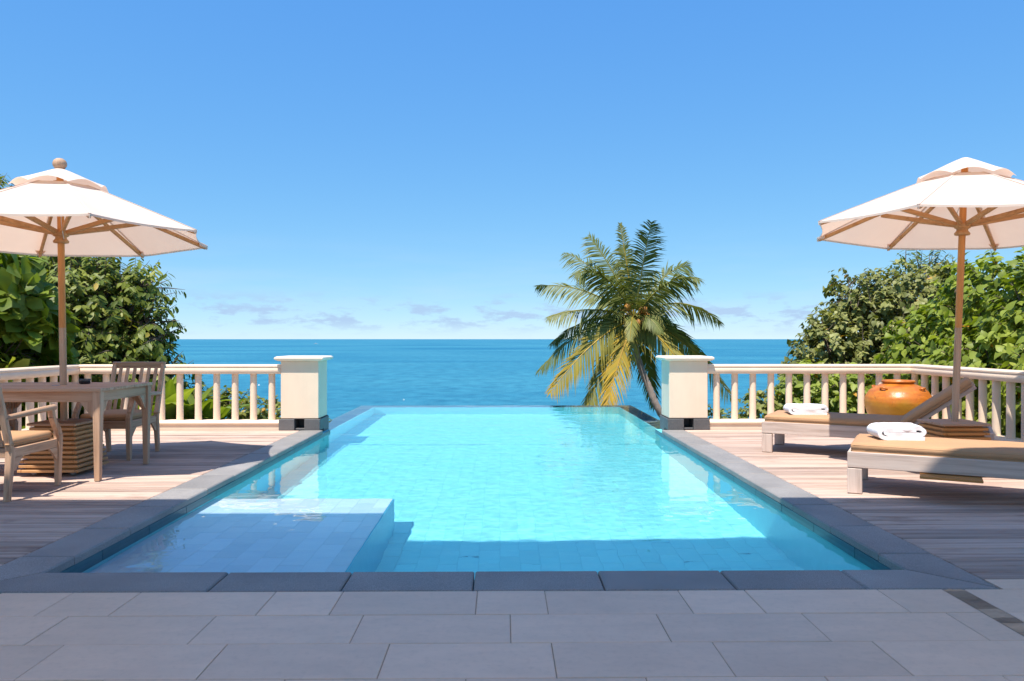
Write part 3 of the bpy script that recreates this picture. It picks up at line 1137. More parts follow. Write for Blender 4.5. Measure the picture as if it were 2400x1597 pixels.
def cushion_mesh(name, w, d, h, r=0.03, seed=0, mat='cushion', puff=0.012):
    """soft pad: rounded slab, crowned on top"""
    bm = bmesh.new()
    nx, ny = 14, 14
    def lay(z, inset):
        out = []
        for j in range(ny + 1):
            for i in range(nx + 1):
                u, v = i / nx * 2 - 1, j / ny * 2 - 1
                x, y = u * (w/2 - inset), v * (d/2 - inset)
                e = (1 - u**4) * (1 - v**4)
                zz = z + (puff * e if z > h/2 else -0.002 * e)
                zz += 0.0035 * noise.noise((x*7 + seed, y*7, z*3)) if z > h/2 else 0
                out.append(bm.verts.new((x, y, zz)))
        return out
    a = lay(0.0, r * 0.5)
    b = lay(h, r * 0.6)
    n = nx + 1
    for L, fl in ((a, True), (b, False)):
        for j in range(ny):
            for i in range(nx):
                q = [L[j*n+i], L[j*n+i+1], L[(j+1)*n+i+1], L[(j+1)*n+i]]
                bm.faces.new(q[::-1] if fl else q)
    per = [j for j in range(nx)] + [nx + j*n for j in range(ny)] + [ny*n + nx - j for j in range(nx)] + [ny*n - j*n for j in range(ny)]
    rings = []
    for zf, off in ((0.12, 0.0), (0.30, 0.5), (0.33, 0.30), (0.36, 0.5), (0.7, 0.55), (0.9, 0.2)):
        ring = []
        for k in per:
            p = a[k].co
            u, v = p.x / (w/2 - r*0.5), p.y / (d/2 - r*0.5)
            o = Vector((u if abs(u) > 0.999 else 0, v if abs(v) > 0.999 else 0, 0))
            if o.length > 1.2:
                o = o.normalized()
            ring.append(bm.verts.new((p.x + o.x * r * off, p.y + o.y * r * off, h * zf)))
        rings.append(ring)
    seq = [[a[k] for k in per]] + rings + [[b[k] for k in per]]
    m = len(per)
    for s0, s1 in zip(seq[:-1], seq[1:]):
        for k in range(m):
            k2 = (k+1) % m
            bm.faces.new((s0[k], s0[k2], s1[k2], s1[k]))
    bmesh.ops.recalc_face_normals(bm, faces=bm.faces)
    me = bpy.data.meshes.new(name)
    bm.to_mesh(me)
    bm.free()
    me.materials.append(MAT[mat])
    me.polygons.foreach_set('use_smooth', [True] * len(me.polygons))
    return me

def make_chair(loc, rz, label):
    """armchair: seat faces -y in its own frame, origin on the floor under the seat"""
    t = thing('armchair', loc, label, 'chair', 'armchairs round the dining table', rz)
    w, yf, yb = 0.265, -0.32, 0.30
    for s in (-1, 1):
        x = s * w
        # rear leg continues into the raked back post
        MB().beam((x*0.98, yb+0.02, 0.0), (x*0.98, yb-0.02, 0.36), 0.040, 0.040, (0, 1, 0), 0.004, 0.050, 0.052).beam((x*0.98, yb-0.02, 0.358), (x*0.98, yb+0.155, 0.935), 0.050, 0.040, (0, 1, 0), 0.004, 0.040, 0.030).build('rear_leg', 'greyz', t)
        # front leg with curved arm support
        fl = MB().beam((x, yf, 0.0), (x, yf-0.005, 0.42), 0.038, 0.040, (0, 1, 0), 0.004, 0.052, 0.056)
        pts = [(yf-0.005, 0.41, 0.056), (yf+0.012, 0.46, 0.050), (yf+0.055, 0.52, 0.042), (yf+0.085, 0.57, 0.038), (yf+0.098, 0.632, 0.036)]
        for a, b in zip(pts[:-1], pts[1:]):
            fl.beam((x, a[0], a[1]), (x, b[0], b[1]), 0.044, a[2], (0, 1, 0), 0.003, 0.042, b[2])
        fl.build('front_leg', 'greyz', t)
        ar = MB().tube([(x, yf+0.045, 0.640), (x, yf+0.06, 0.645), (x, yf+0.2, 0.640), (x, yb+0.03, 0.618), (x, yb+0.065, 0.612)], [0.020, 0.025, 0.024, 0.021, 0.019], 12)
        ar.build('armrest', 'greyy', t, smooth=50)
        MB().box((x-s*0.004-0.012, yf+0.02, 0.315), (x-s*0.004+0.012, yb-0.03, 0.385), 0.003).build('side_rail', 'greyy', t)
        # corner braces
        for yy, sg in ((yf+0.022, 1), (yb-0.042, -1)):
            V = []
            for o in (-0.010, 0.010):
                for u, z in ((0.0, 0.314), (0.11, 0.314), (0.085, 0.292), (0.02, 0.225), (0.0, 0.215)):
                    V.append((x + o, yy + sg*u, z))
            MB().add(V, [(0, 1, 2, 3, 4), (9, 8, 7, 6, 5)] + [(i, (i+1) % 5, 5+(i+1) % 5, 5+i) for i in range(5)]).build('brace', 'greyy', t)
    MB().box((-w+0.028, yf-0.012, 0.312), (w-0.028, yf+0.012, 0.385), 0.003).build('front_rail', 'greyx', t)
    MB().box((-w+0.028, yb-0.05, 0.315), (w-0.028, yb-0.026, 0.385), 0.003).build('back_rail', 'greyx', t)
    MB().box((-w+0.016, yf+0.022, 0.368), (w-0.016, yb-0.054, 0.383), 0.003).build('seat_board', 'greyx', t)
    # top rail and slats
    MB().beam((-w-0.014, yb+0.158, 0.918), (w+0.014, yb+0.158, 0.918), 0.030, 0.066, (0, -0.29, 0.957), 0.004).build('top_rail', 'greyx', t)
    for k in range(6):
        x = -w + 0.076 + k * (2*w - 0.152) / 5
        MB().beam((x, yb-0.022, 0.40), (x, yb+0.143, 0.888), 0.034, 0.014, (0, 1, 0.3), 0.002).build('back_slat', 'greyz', t)
    cu = link('cushion', cushion_mesh('cushion', 0.475, 0.545, 0.068, 0.03, loc[0]), t, (0, -0.022, 0.385))
    # tie bands at the back corners
    for s in (-1, 1):
        V = MB().tube([(s*w*0.98, yb-0.05, 0.415), (s*(w*0.98+0.03), yb-0.01, 0.418), (s*w*0.98, yb+0.034, 0.42), (s*(w*0.98-0.03), yb-0.01, 0.418), (s*w*0.98, yb-0.05, 0.415)], 0.009, 6)
        V.build('cushion_tie', 'cushion', cu, loc=(0, 0.022, -0.385), smooth=True)
    return t
make_chair((-3.955, 7.955, 0), 0.0, 'slatted wooden armchair behind the table, its back against the balustrade')
make_chair((-3.915, 6.03, 0), math.pi, 'wooden armchair with tan cushion nearest the camera, cut by the left edge')
make_chair((-4.93, 7.03, 0), R(90), 'wooden armchair at the far left end of the table, mostly hidden')

def make_ashtray():
    t = thing('ashtray', (-3.885, 7.19, 0.7815), 'small dark round ashtray on the wooden table top', 'ashtray')
    MB().lathe([(0.030, 0.0), (0.044, 0.004), (0.049, 0.014), (0.046, 0.022), (0.044, 0.026)], 24).build('bowl', 'black', t, smooth=40)
    MB().lathe([(0.044, 0.026), (0.050, 0.031), (0.050, 0.047), (0.040, 0.047), (0.036, 0.028)], 24).build('lid', 'plinth', t, smooth=40)
make_ashtray()

# ------------------------------------------------------------------ loungers, towels, jar
def make_lounger(loc, ang, label, raise_deg, tray=False):
    t = thing('sun_lounger', loc, label, 'sun lounger', 'wooden sun loungers right of the pool', ang)
    Lg, W = 2.10, 0.72
    z0, z1 = 0.200, 0.322
    # frame: side rails and end rails
    MB().box((0, 0, z0), (Lg, 0.034, z1), 0.004).build('side_rail', 'palex', t)
    MB().box((0, W-0.034, z0), (Lg, W, z1), 0.004).build('side_rail', 'palex', t)
    MB().box((0.0005, 0.035, z0), (0.034, W-0.035, z1-0.001), 0.004).build('end_rail', 'paley', t)
    MB().box((Lg-0.034, 0.035, z0), (Lg-0.0005, W-0.035, z1-0.001), 0.004).build('end_rail', 'paley', t)
    for x in (0.0, Lg - 0.105):
        for y in (0.0, W - 0.05):
            MB().box((x, y, 0), (x+0.105, y+0.05, z0-0.006), 0.004).build('leg', 'palez', t)
            MB().box((x+0.004, y+0.004, z0-0.006), (x+0.101, y+0.046, z0), 0.001).build('leg_joint', 'black', t)
    hinge = 1.33
    # seat slats
    x = 0.06
    while x < hinge - 0.05:
        MB().box((x, 0.036, z1-0.04), (x+0.06, W-0.036, z1-0.018), 0.003).build('seat_slat', 'paley', t)
        x += 0.095
    MB().box((hinge-0.02, 0.036, z0+0.03), (hinge+0.03, W-0.036, z1-0.045), 0.003).build('cross_bar', 'paley', t)
    MB().box((1.70, 0.036, z0+0.01), (1.74, W-0.036, z1-0.045), 0.003).build('cross_bar', 'paley', t)
    def welt(w, d, h, parent, loc):
        a, b, c = w/2 - 0.004, d/2 - 0.004, 0.03
        P = []
        for cx, cy, a0 in ((a-c, b-c, 0), (-a+c, b-c, 90), (-a+c, -b+c, 180), (a-c, -b+c, 270)):
            for k in range(5):
                t_ = R(a0 + k * 22.5)
                P.append((cx + c * math.cos(t_), cy + c * math.sin(t_), h))
        P.append(P[0])
        MB().tube(P, 0.0045, 6, cap=False).build('piping', 'cushion', parent, smooth=True, loc=loc)
    cl = cushion_mesh('seat_cushion', hinge - 0.02, W - 0.03, 0.078, 0.035, loc[0] * 3)
    sc_ = link('seat_cushion', cl, t, (0.01 + hinge/2, W/2, z1 - 0.010))
    welt(hinge - 0.02, W - 0.03, 0.060, sc_, (0, 0, 0))
    welt(hinge - 0.02, W - 0.03, 0.012, sc_, (0, 0, 0))
    # raised back
    bl = 0.76
    c, s = math.cos(R(raise_deg)), math.sin(R(raise_deg))
    B = Matrix.Translation((hinge + 0.012, 0, z1 - 0.028)) @ Matrix.Rotation(-R(raise_deg), 4, 'Y')
    bf = thing_part('backrest_frame', t, B)
    MB().box((0, 0.045, -0.022), (bl, 0.075, 0.016), 0.003).build('back_rail', 'palex', bf)
    MB().box((0, W-0.075, -0.022), (bl, W-0.045, 0.016), 0.003).build('back_rail', 'palex', bf)
    x = 0.02
    while x < bl - 0.03:
        MB().box((x, 0.076, -0.006), (x+0.055, W-0.076, 0.014), 0.003).build('back_slat', 'paley', bf)
        x += 0.09
    cb = cushion_mesh('back_cushion', bl - 0.01, W - 0.03, 0.078, 0.035, loc[1] * 5)
    o = link('back_cushion', cb, bf)
    o.location = (bl/2, W/2, 0.018)
    if raise_deg > 5:
        p1 = B @ Vector((0.46, 0.10, -0.02))
        for y in (0.10, W-0.10):
            MB().beam((p1.x, y, p1.z), (1.76, y, z0+0.06), 0.022, 0.026).build('prop', 'palex', t)
    if tray:
        MB().box((0.50, -0.15, 0.176), (0.90, 0.16, 0.194), 0.003).build('side_tray', 'teakx', t)
    return t
def thing_part(name, parent, M):
    """an unraised slat bed that carries the back cushion; small hinge bar so the part is a mesh itself"""
    o = MB().tube([(0.0, 0.04, -0.004), (0.0, 0.68, -0.004)], 0.009, 8).build(name, 'steel', parent, smooth=True)
    o.matrix_local = M
    return o
L1 = make_lounger((2.757, 8.140, 0), R(-30.5), 'wooden lounger with raised backrest in front of the orange jar', 37)
L2 = make_lounger((2.690, 5.962, 0), R(-29.0), 'wooden lounger nearest the camera, cut by the right edge', 33, tray=True)

def make_towel(loc, rz, w, d, h, label, seed):
    """bath towel folded over itself: a flattened spiral of thick cloth"""
    r = random.Random(seed)
    th = h / 3.5
    # centre line of the cloth in the x-z plane
    P = []
    def arc(cx, cz, rad, a0, a1, n):
        for i in range(n + 1):
            a = a0 + (a1 - a0) * i / n
            P.append((cx + rad * 1.25 * math.cos(a), cz + rad * math.sin(a)))
    hw = w / 2
    zb = th * 0.5
    zt = h - th * 0.55
    zc = (zb + zt) / 2
    ro = (zt - zb) / 2
    P += [(hw - 0.03 - 0.02 * i, zb) for i in range(0, int((w - 0.09) / 0.02))]
    arc(-hw + ro * 1.25 + th*0.5, zc, ro, -math.pi/2, -3*math.pi/2, 10)
    nx = 14
    P += [(-hw + ro*1.3 + (w - 2.6*ro) * i / nx, zt) for i in range(1, nx)]
    arc(hw - ro * 1.25 - th*0.5, zc + th*0.42, ro - th*0.42, math.pi/2, -math.pi/2, 8)
    P += [(hw - ro*1.3 - (w - 2.9*ro) * i / nx, zb + th*0.93) for i in range(1, nx)]
    P += [(-hw + ro*1.7 - 0.008, zb + th*1.2), (-hw + ro*1.65 - 0.01, zb + th*1.6), (-hw + ro*1.7, zb + th*1.9)]
    P += [(-hw + ro*1.75 + (w - 3.6*ro) * i / nx, zb + th*1.95) for i in range(1, nx)]
    P = [Vector((p[0], 0, p[1])) for p in P]
    V, Fs = [], []
    ny = 12
    prof = []
    for side in (1, -1):
        rr = []
        for i, p in enumerate(P):
            dd = P[min(i+1, len(P)-1)] - P[max(i-1, 0)]
            dd.normalize()
            nrm = Vector((-dd.z, 0, dd.x))
            rr.append(p + nrm * side * th * 0.47)
        prof.append(rr)
    loop = prof[0] + prof[1][::-1]
    n = len(loop)
    for j in range(ny + 1):
        v = j / ny * 2 - 1
        for k, p in enumerate(loop):
            e = 1.0 - 0.05 * (abs(v) ** 6)
            wob = 0.005 * noise.noise((p.x * 9 + seed, v * 2.1, p.z * 20)) + 0.004 * noise.noise((p.x * 22, v * 5, seed))
            top = max(0.0, p.z / h)
            V.append((p.x * (1 + 0.012 * noise.noise((v * 3, p.z * 30, seed))), v * d/2 * (1 - 0.02 * top) + 0.007 * noise.noise((p.x * 14, p.z * 60, seed + v)), max(0.0, p.z * e + wob * top)))
    for j in range(ny):
        for k in range(n):
            k2 = (k + 1) % n
            Fs.append((j*n+k, j*n+k2, (j+1)*n+k2, (j+1)*n+k))
    m = len(P)
    for j in (0, ny):
        for k in range(m - 1):
            Fs.append((j*n+k, j*n+k+1, j*n+n-2-k, j*n+n-1-k))
    o = MB().add(V, Fs).build('folded_towel', 'towel', None, smooth=60)
    o.location = loc
    o.rotation_euler = (0, 0, rz)
    return tag(o, label, 'towel', 'folded white towels')
def on_lounger(L, s, t, z):
    return L.matrix_basis @ Vector((s, t, z))
bpy.context.view_layer.update()
make_towel(on_lounger(L1, 0.40, 0.30, 0.398), R(-8), 0.42, 0.27, 0.105, 'thin folded white towel on the lounger with raised backrest', 4)
make_towel(on_lounger(L2, 0.335, 0.40, 0.399), R(-8), 0.385, 0.27, 0.120, 'plump folded white towel on the lounger nearest the camera', 9)

def make_jar():
    t = thing('clay_jar', (4.90, 9.45, 0.0), 'big round orange glazed clay jar behind the far lounger', 'jar')
    prof = [(0.17, 0.0), (0.19, 0.01), (0.235, 0.07), (0.30, 0.17), (0.355, 0.28), (0.383, 0.38), (0.388, 0.43), (0.375, 0.49), (0.33, 0.56), (0.26, 0.615), (0.195, 0.64), (0.175, 0.652)]
    fine = []
    for (a, za), (b, zb) in zip(prof[:-1], prof[1:]):
        for i in range(3):
            f = i / 3
            fine.append((a + (b-a)*f, za + (zb-za)*f))
    fine.append(prof[-1])
    V, Fs, n = [], [], 48
    for r, z in fine:
        for k in range(n):
            a = 2*math.pi*k/n
            rr = r * (1 + 0.008 * noise.noise((math.cos(a)*2, math.sin(a)*2, z*5)))
            V.append((rr*math.cos(a), rr*math.sin(a), z))
    for i in range(len(fine)-1):
        for k in range(n):
            k2 = (k+1) % n
            Fs.append((i*n+k, i*n+k2, (i+1)*n+k2, (i+1)*n+k))
    MB().add(V, Fs).build('body', 'glaze', t, smooth=True)
    MB().lathe([(0.172, 0.650), (0.178, 0.660), (0.190, 0.667), (0.192, 0.680), (0.182, 0.690), (0.165, 0.690), (0.150, 0.676), (0.145, 0.60)], 40, cap=False).build('rim', 'glaze', t, smooth=True)
    for a in (-58, -150, 40, 125):
        c, s = math.cos(R(a)), math.sin(R(a))
        p = Vector((0.30*c, 0.30*s, 0.592))
        tg = Vector((-s, c, 0))
        o = Vector((c, s, 0.6)).normalized()
        MB().tube([p - tg*0.045 - o*0.01, p - tg*0.03 + o*0.02, p + o*0.028, p + tg*0.03 + o*0.02, p + tg*0.045 - o*0.01], [0.010, 0.012, 0.012, 0.012, 0.010], 8).build('lug', 'glaze', t, smooth=True)
make_jar()

# ------------------------------------------------------------------ foliage
LEAF_FACES = [(0, 2, 1), (0, 3, 2), (1, 2, 5, 4), (2, 3, 6, 5), (4, 5, 8, 7), (5, 6, 9, 8), (7, 8, 10), (8, 9, 10)]
LN = 11
def leaf_shape(w, x=(0.14, 0.42, 0.74), fold=0.10, droop=0.10):
    P = [(0, 0, 0)]
    for xx, ww in zip(x, w):
        dz = -droop * xx * xx
        P += [(xx, ww, dz + fold * ww / 0.35), (xx, 0, dz), (xx, -ww, dz + fold * ww / 0.35)]
    P.append((1.0, 0, -droop * 1.3))
    return np.array(P)
SHAPES = {
    'ovate': leaf_shape((0.22, 0.31, 0.19)),
    'heart': leaf_shape((0.34, 0.42, 0.23), (0.08, 0.36, 0.70), 0.09, 0.16),
    'lance': leaf_shape((0.09, 0.145, 0.10), fold=0.04),
    'elliptic': leaf_shape((0.12, 0.20, 0.15), fold=0.06),
    'obovate': leaf_shape((0.10, 0.22, 0.27), (0.16, 0.46, 0.78), 0.08, 0.12),
}
class Foliage:
    def __init__(s, shape, seed):
        s.T = SHAPES[shape]
        s.V, s.n, s.tone = [], 0, []
        s.r = np.random.RandomState(seed)
    def leaf(s, p, d, up, L, tone):
        d = d / (np.linalg.norm(d) + 1e-9)
        sd = np.cross(d, up)
        nn = np.linalg.norm(sd)
        if nn < 1e-3:
            sd = np.cross(d, np.array([1.0, 0.3, 0]))
            nn = np.linalg.norm(sd)
        sd /= nn
        u = np.cross(sd, d)
        s.V.append(p + L * (s.T[:, :1] * d + s.T[:, 1:2] * sd + s.T[:, 2:3] * u))
        s.tone.append(tone)
        s.n += 1
    def build(s, name, mat, parent):
        V = np.concatenate(s.V)
        base = np.arange(s.n) * LN
        me = bpy.data.meshes.new(name)
        faces = []
        for b in base.tolist():
            for f in LEAF_FACES:
                faces.append(tuple(i + b for i in f))
        me.from_pydata(V.tolist(), [], faces)
        at = me.attributes.new('tone', 'FLOAT', 'POINT')
        at.data.foreach_set('value', np.repeat(np.array(s.tone, dtype=np.float32), LN))
        me.materials.append(MAT[mat])
        me.polygons.foreach_set('use_smooth', [True] * len(me.polygons))
        return link(name, me, parent)

def grow(fo, lobes, per_m2, leaf_len, twig_len, leaves, style, twigs=None, up_bias=0.25):
    """fill ellipsoid lobes with leafy twigs; style sets how leaves sit on a twig"""
    r = fo.r
    for (c, rad) in lobes:
        c, rad = np.array(c, float), np.array(rad, float)
        area = 4 * math.pi * ((rad[0]*rad[1])**1.6 + (rad[0]*rad[2])**1.6 + (rad[1]*rad[2])**1.6) ** (1/1.6) / 3 ** (1/1.6)
        for q in range(int(area * per_m2)):
            u = r.normal(size=3)
            u /= np.linalg.norm(u)
            sh = 0.45 + 0.6 * r.rand() ** 0.55
            bump = 1 + 0.22 * noise.noise(Vector((c + u * 1.7) * 1.3))
            p = c + u * rad * sh * bump
            out = u / rad
            out /= np.linalg.norm(out)
            d = out + r.normal(size=3) * 0.35 + np.array([0, 0, up_bias])
            d /= np.linalg.norm(d)
            TL = twig_len * r.uniform(0.6, 1.3)
            tt = r.uniform(0, 0.62)
            if twigs is not None and r.rand() < 0.6:
                twigs.tube([p - d * TL * 0.6, p + d * TL * 0.5, p + d * TL + np.array([0, 0, -0.05*TL])], [0.010*TL/0.3, 0.006*TL/0.3, 0.002], 4, cap=False)
            side = np.cross(d, np.array([0, 0, 1.0]))
            side /= np.linalg.norm(side) + 1e-6
            for k in range(leaves):
                f = (k + 0.5) / leaves
                b = p + d * TL * f + (np.array([0, 0, -0.12]) * TL * f * f)
                tone = min(1.0, max(0.0, tt + r.uniform(-0.12, 0.38) * (1 if r.rand() > 0.03 else 2.6)))
                L = leaf_len * r.uniform(0.5, 1.2)
                if style == 'pinnate':          # drooping pairs either side of a stalk
                    sg = 1 if k % 2 else -1
                    ld = d * 0.45 + side * sg * 0.75 + np.array([0, 0, -0.75]) + r.normal(size=3) * 0.18
                    up = out * 0.8 + np.array([0, 0, 0.6]) + r.normal(size=3) * 0.2
                elif style == 'whorl':          # rosette at the twig tip
                    a = k * 2.4 + r.rand()
                    s2 = np.cross(d, side)
                    ld = d * 0.55 + (side * math.cos(a) + s2 * math.sin(a)) + r.normal(size=3) * 0.15
                    b = p + d * TL * (0.7 + 0.3 * f)
                    up = d + np.array([0, 0, 0.4])
                else:                           # spiral
                    a = k * 2.4 + r.rand()
                    s2 = np.cross(d, side)
                    ld = d * 0.5 + (side * math.cos(a) + s2 * math.sin(a)) * 0.8 + np.array([0, 0, -0.5]) + r.normal(size=3) * 0.3
                    up = out * 0.8 + np.array([0, 0, 0.7]) + r.normal(size=3) * 0.25
                fo.leaf(b, ld, up, L, tone)

def limbs(base, lobes, r0, seed, mat='bark'):
    mb = MB()
    r = random.Random(seed)
    b = Vector(base)
    top = sum((Vector(l[0]) for l in lobes), Vector()) / len(lobes)
    fork = b.lerp(top, 0.55)
    fork.z = b.z + (top.z - b.z) * 0.55
    mb.tube([b, b.lerp(fork, 0.5) + Vector((r.uniform(-.1, .1), r.uniform(-.1, .1), 0)), fork], [r0, r0 * 0.8, r0 * 0.62], 9)
    for l in lobes:
        c = Vector(l[0])
        m = fork.lerp(c, 0.5) + Vector((r.uniform(-.15, .15), r.uniform(-.15, .15), 0.12))
        mb.tube([fork, m, c], [r0 * 0.5, r0 * 0.34, r0 * 0.16], 7)
        for k in range(5):
            e = c + Vector((r.uniform(-1, 1) * l[1][0], r.uniform(-1, 1) * l[1][1], r.uniform(-0.6, 1) * l[1][2])) * 0.8
            mb.tube([m.lerp(c, r.uniform(0.2, 0.9)), c.lerp(e, 0.5) + Vector((0, 0, 0.05)), e], [r0 * 0.18, r0 * 0.11, r0 * 0.03], 5)
    return mb

def make_tree(name, label, lobes, shape, mat, seed, per_m2, leaf_len, twig_len, leaves, style, r0=0.09, group=None, cat='tree', up_bias=0.25):
    cx = sum(l[0][0] for l in lobes) / len(lobes)
    cy = sum(l[0][1] for l in lobes) / len(lobes)
    gz = ground_z(cx, cy) - 0.05
    t = thing(name, (cx, cy, gz), label, cat, group)
    loc = [((l[0][0]-cx, l[0][1]-cy, l[0][2]-gz), l[1]) for l in lobes]
    tr = limbs((0, 0, 0), loc, r0, seed)
    fo = Foliage(shape, seed)
    tw = MB()
    grow(fo, loc, per_m2, leaf_len, twig_len, leaves, style, tw, up_bias)
    tr.v += []
    tr.build('trunk', 'bark', t, smooth=True, fix=False)
    tw.build('twigs', 'bark', t, smooth=True, fix=False)
    tag(fo.build('crown', mat, t), kind='stuff')
    return t

# left side
make_tree('evergreen_tree', 'dark glossy-leaved tree with hanging leaflets behind the left balustrade',
          [((-7.3, 12.2, 1.0), (1.35, 1.2, 1.25)), ((-6.5, 12.0, 1.55), (0.85, 0.9, 0.85)), ((-6.15, 12.0, 0.55), (0.75, 0.8, 0.75)), ((-5.85, 11.9, 0.85), (0.42, 0.5, 0.42)),
           ((-6.0, 12.1, 1.85), (0.42, 0.5, 0.42)), ((-7.6, 12.5, 2.3), (1.0, 0.9, 0.9)), ((-8.8, 12.0, 1.6), (1.2, 1.2, 1.4)), ((-5.55, 11.9, 0.45), (0.34, 0.4, 0.36)), ((-6.9, 11.7, 0.0), (1.3, 0.9, 0.8)), ((-5.55, 12.0, 2.05), (0.16, 0.2, 0.12)), ((-5.35, 11.9, 1.18), (0.15, 0.2, 0.14)), ((-5.25, 11.9, 0.72), (0.20, 0.2, 0.2)), ((-5.5, 12.0, 1.45), (0.22, 0.3, 0.2))],
          'elliptic', 'leaf_dark', 21, 44, 0.145, 0.36, 11, 'pinnate', 0.12)
make_tree('almond_tree', 'broad-leaved green tree at the left edge beside the balustrade',
          [((-6.75, 10.0, 1.75), (0.62, 0.7, 0.55)), ((-6.55, 10.1, 1.05), (0.60, 0.7, 0.60)), ((-7.3, 9.6, 1.4), (0.8, 0.8, 0.9)), ((-6.7, 9.9, 0.35), (0.6, 0.7, 0.55))],
          'obovate', 'leaf_broad', 22, 11, 0.33, 0.26, 9, 'whorl', 0.08)
make_tree('tall_tree', 'dark treetop peeking out above the left umbrella',
          [((-8.75, 13.0, 3.35), (0.75, 0.8, 0.55)), ((-9.3, 13.4, 2.6), (1.0, 0.9, 0.9))],
          'lance', 'leaf_dark', 23, 16, 0.19, 0.34, 8, 'pinnate', 0.10)
# right side
make_tree('hibiscus_tree', 'olive green round-leaved tree rising behind the orange jar',
          [((6.35, 14.6, 0.55), (0.80, 0.9, 0.90)), ((7.1, 14.9, 1.25), (0.80, 0.9, 0.85)), ((7.7, 15.0, 1.75), (0.75, 0.9, 0.75)), ((7.5, 14.4, 0.2), (1.2, 1.1, 1.1)), ((5.95, 14.5, 0.1), (0.50, 0.6, 0.70)),
           ((8.6, 15.2, 1.6), (0.8, 0.9, 0.9)), ((6.1, 14.5, 1.25), (0.28, 0.3, 0.40)), ((6.75, 14.8, 2.0), (0.30, 0.3, 0.42)), ((6.6, 14.3, -0.6), (1.0, 0.9, 0.8))],
          'heart', 'leaf_olive', 31, 38, 0.115, 0.26, 9, 'spiral', 0.10)
make_tree('beach_hibiscus', 'bright green heart-leaved bush crowding the right balustrade',
          [((6.75, 11.6, 0.75), (0.80, 0.9, 0.85)), ((7.4, 11.2, 1.45), (0.85, 1.0, 0.85)), ((6.7, 10.2, 0.55), (0.75, 0.9, 0.90)), ((7.2, 9.6, 1.15), (0.90, 1.0, 0.95)), ((6.9, 8.6, 0.5), (0.85, 0.9, 1.0)), ((7.9, 9.0, 1.6), (0.9, 1.0, 0.8)), ((6.4, 11.9, -0.1), (0.7, 0.8, 0.7)), ((6.5, 9.8, -0.2), (0.6, 1.2, 0.6))],
          'heart', 'leaf_bright', 32, 40, 0.138, 0.28, 9, 'spiral', 0.09)
make_tree('feathery_tree', 'dark feathery treetop just below the right umbrella canopy',
          [((9.5, 17.2, 2.35), (0.75, 0.7, 0.75)), ((10.0, 17.4, 1.6), (0.9, 0.8, 0.9))],
          'lance', 'leaf_dark', 33, 20, 0.16, 0.36, 10, 'pinnate', 0.10)
# low shrubs behind the balustrades
SHRUB = 'low shrubs behind the balustrades'
for i, (c, rad, lab, mat, shp, ln) in enumerate([
    ((-4.15, 12.1, -0.02), (0.34, 0.4, 0.36), 'low yellow-green shrub right of the big upright leaves', 'leaf_low', 'ovate', 0.10),
    ((-3.55, 12.2, -0.10), (0.36, 0.4, 0.32), 'low variegated shrub beside the left pillar', 'leaf_low', 'ovate', 0.10),
    ((-5.15, 12.4, -0.05), (0.45, 0.5, 0.55), 'dark shrub behind the big upright leaves', 'leaf_dark', 'ovate', 0.13),
    ((-2.93, 12.2, -0.22), (0.10, 0.12, 0.12), 'small leafy tip showing between the left pillar and the pool edge', 'leaf_low', 'ovate', 0.09),
    ((3.55, 12.4, -0.30), (0.42, 0.4, 0.30), 'low shrub just right of the right pillar', 'leaf_low', 'ovate', 0.10),
    ((4.25, 12.3, -0.15), (0.42, 0.45, 0.45), 'rounded shrub behind the thin towel', 'leaf_low', 'ovate', 0.12),
    ((4.95, 12.2, 0.12), (0.55, 0.5, 0.62), 'taller leafy shrub left of the orange jar', 'leaf_bright', 'ovate', 0.13),
    ((5.75, 12.1, 0.05), (0.6, 0.5, 0.65), 'leafy shrub directly behind the orange jar', 'leaf_bright', 'ovate', 0.14)]):
    make_tree('shrub', lab, [(c, rad), ((c[0]+0.1, c[1]+0.2, c[2]-rad[2]*0.9), (rad[0]*1.15, rad[1], rad[2]*0.9))], shp, mat, 50 + i, 62, ln, 0.17, 7, 'spiral', 0.03, SHRUB, 'shrub')

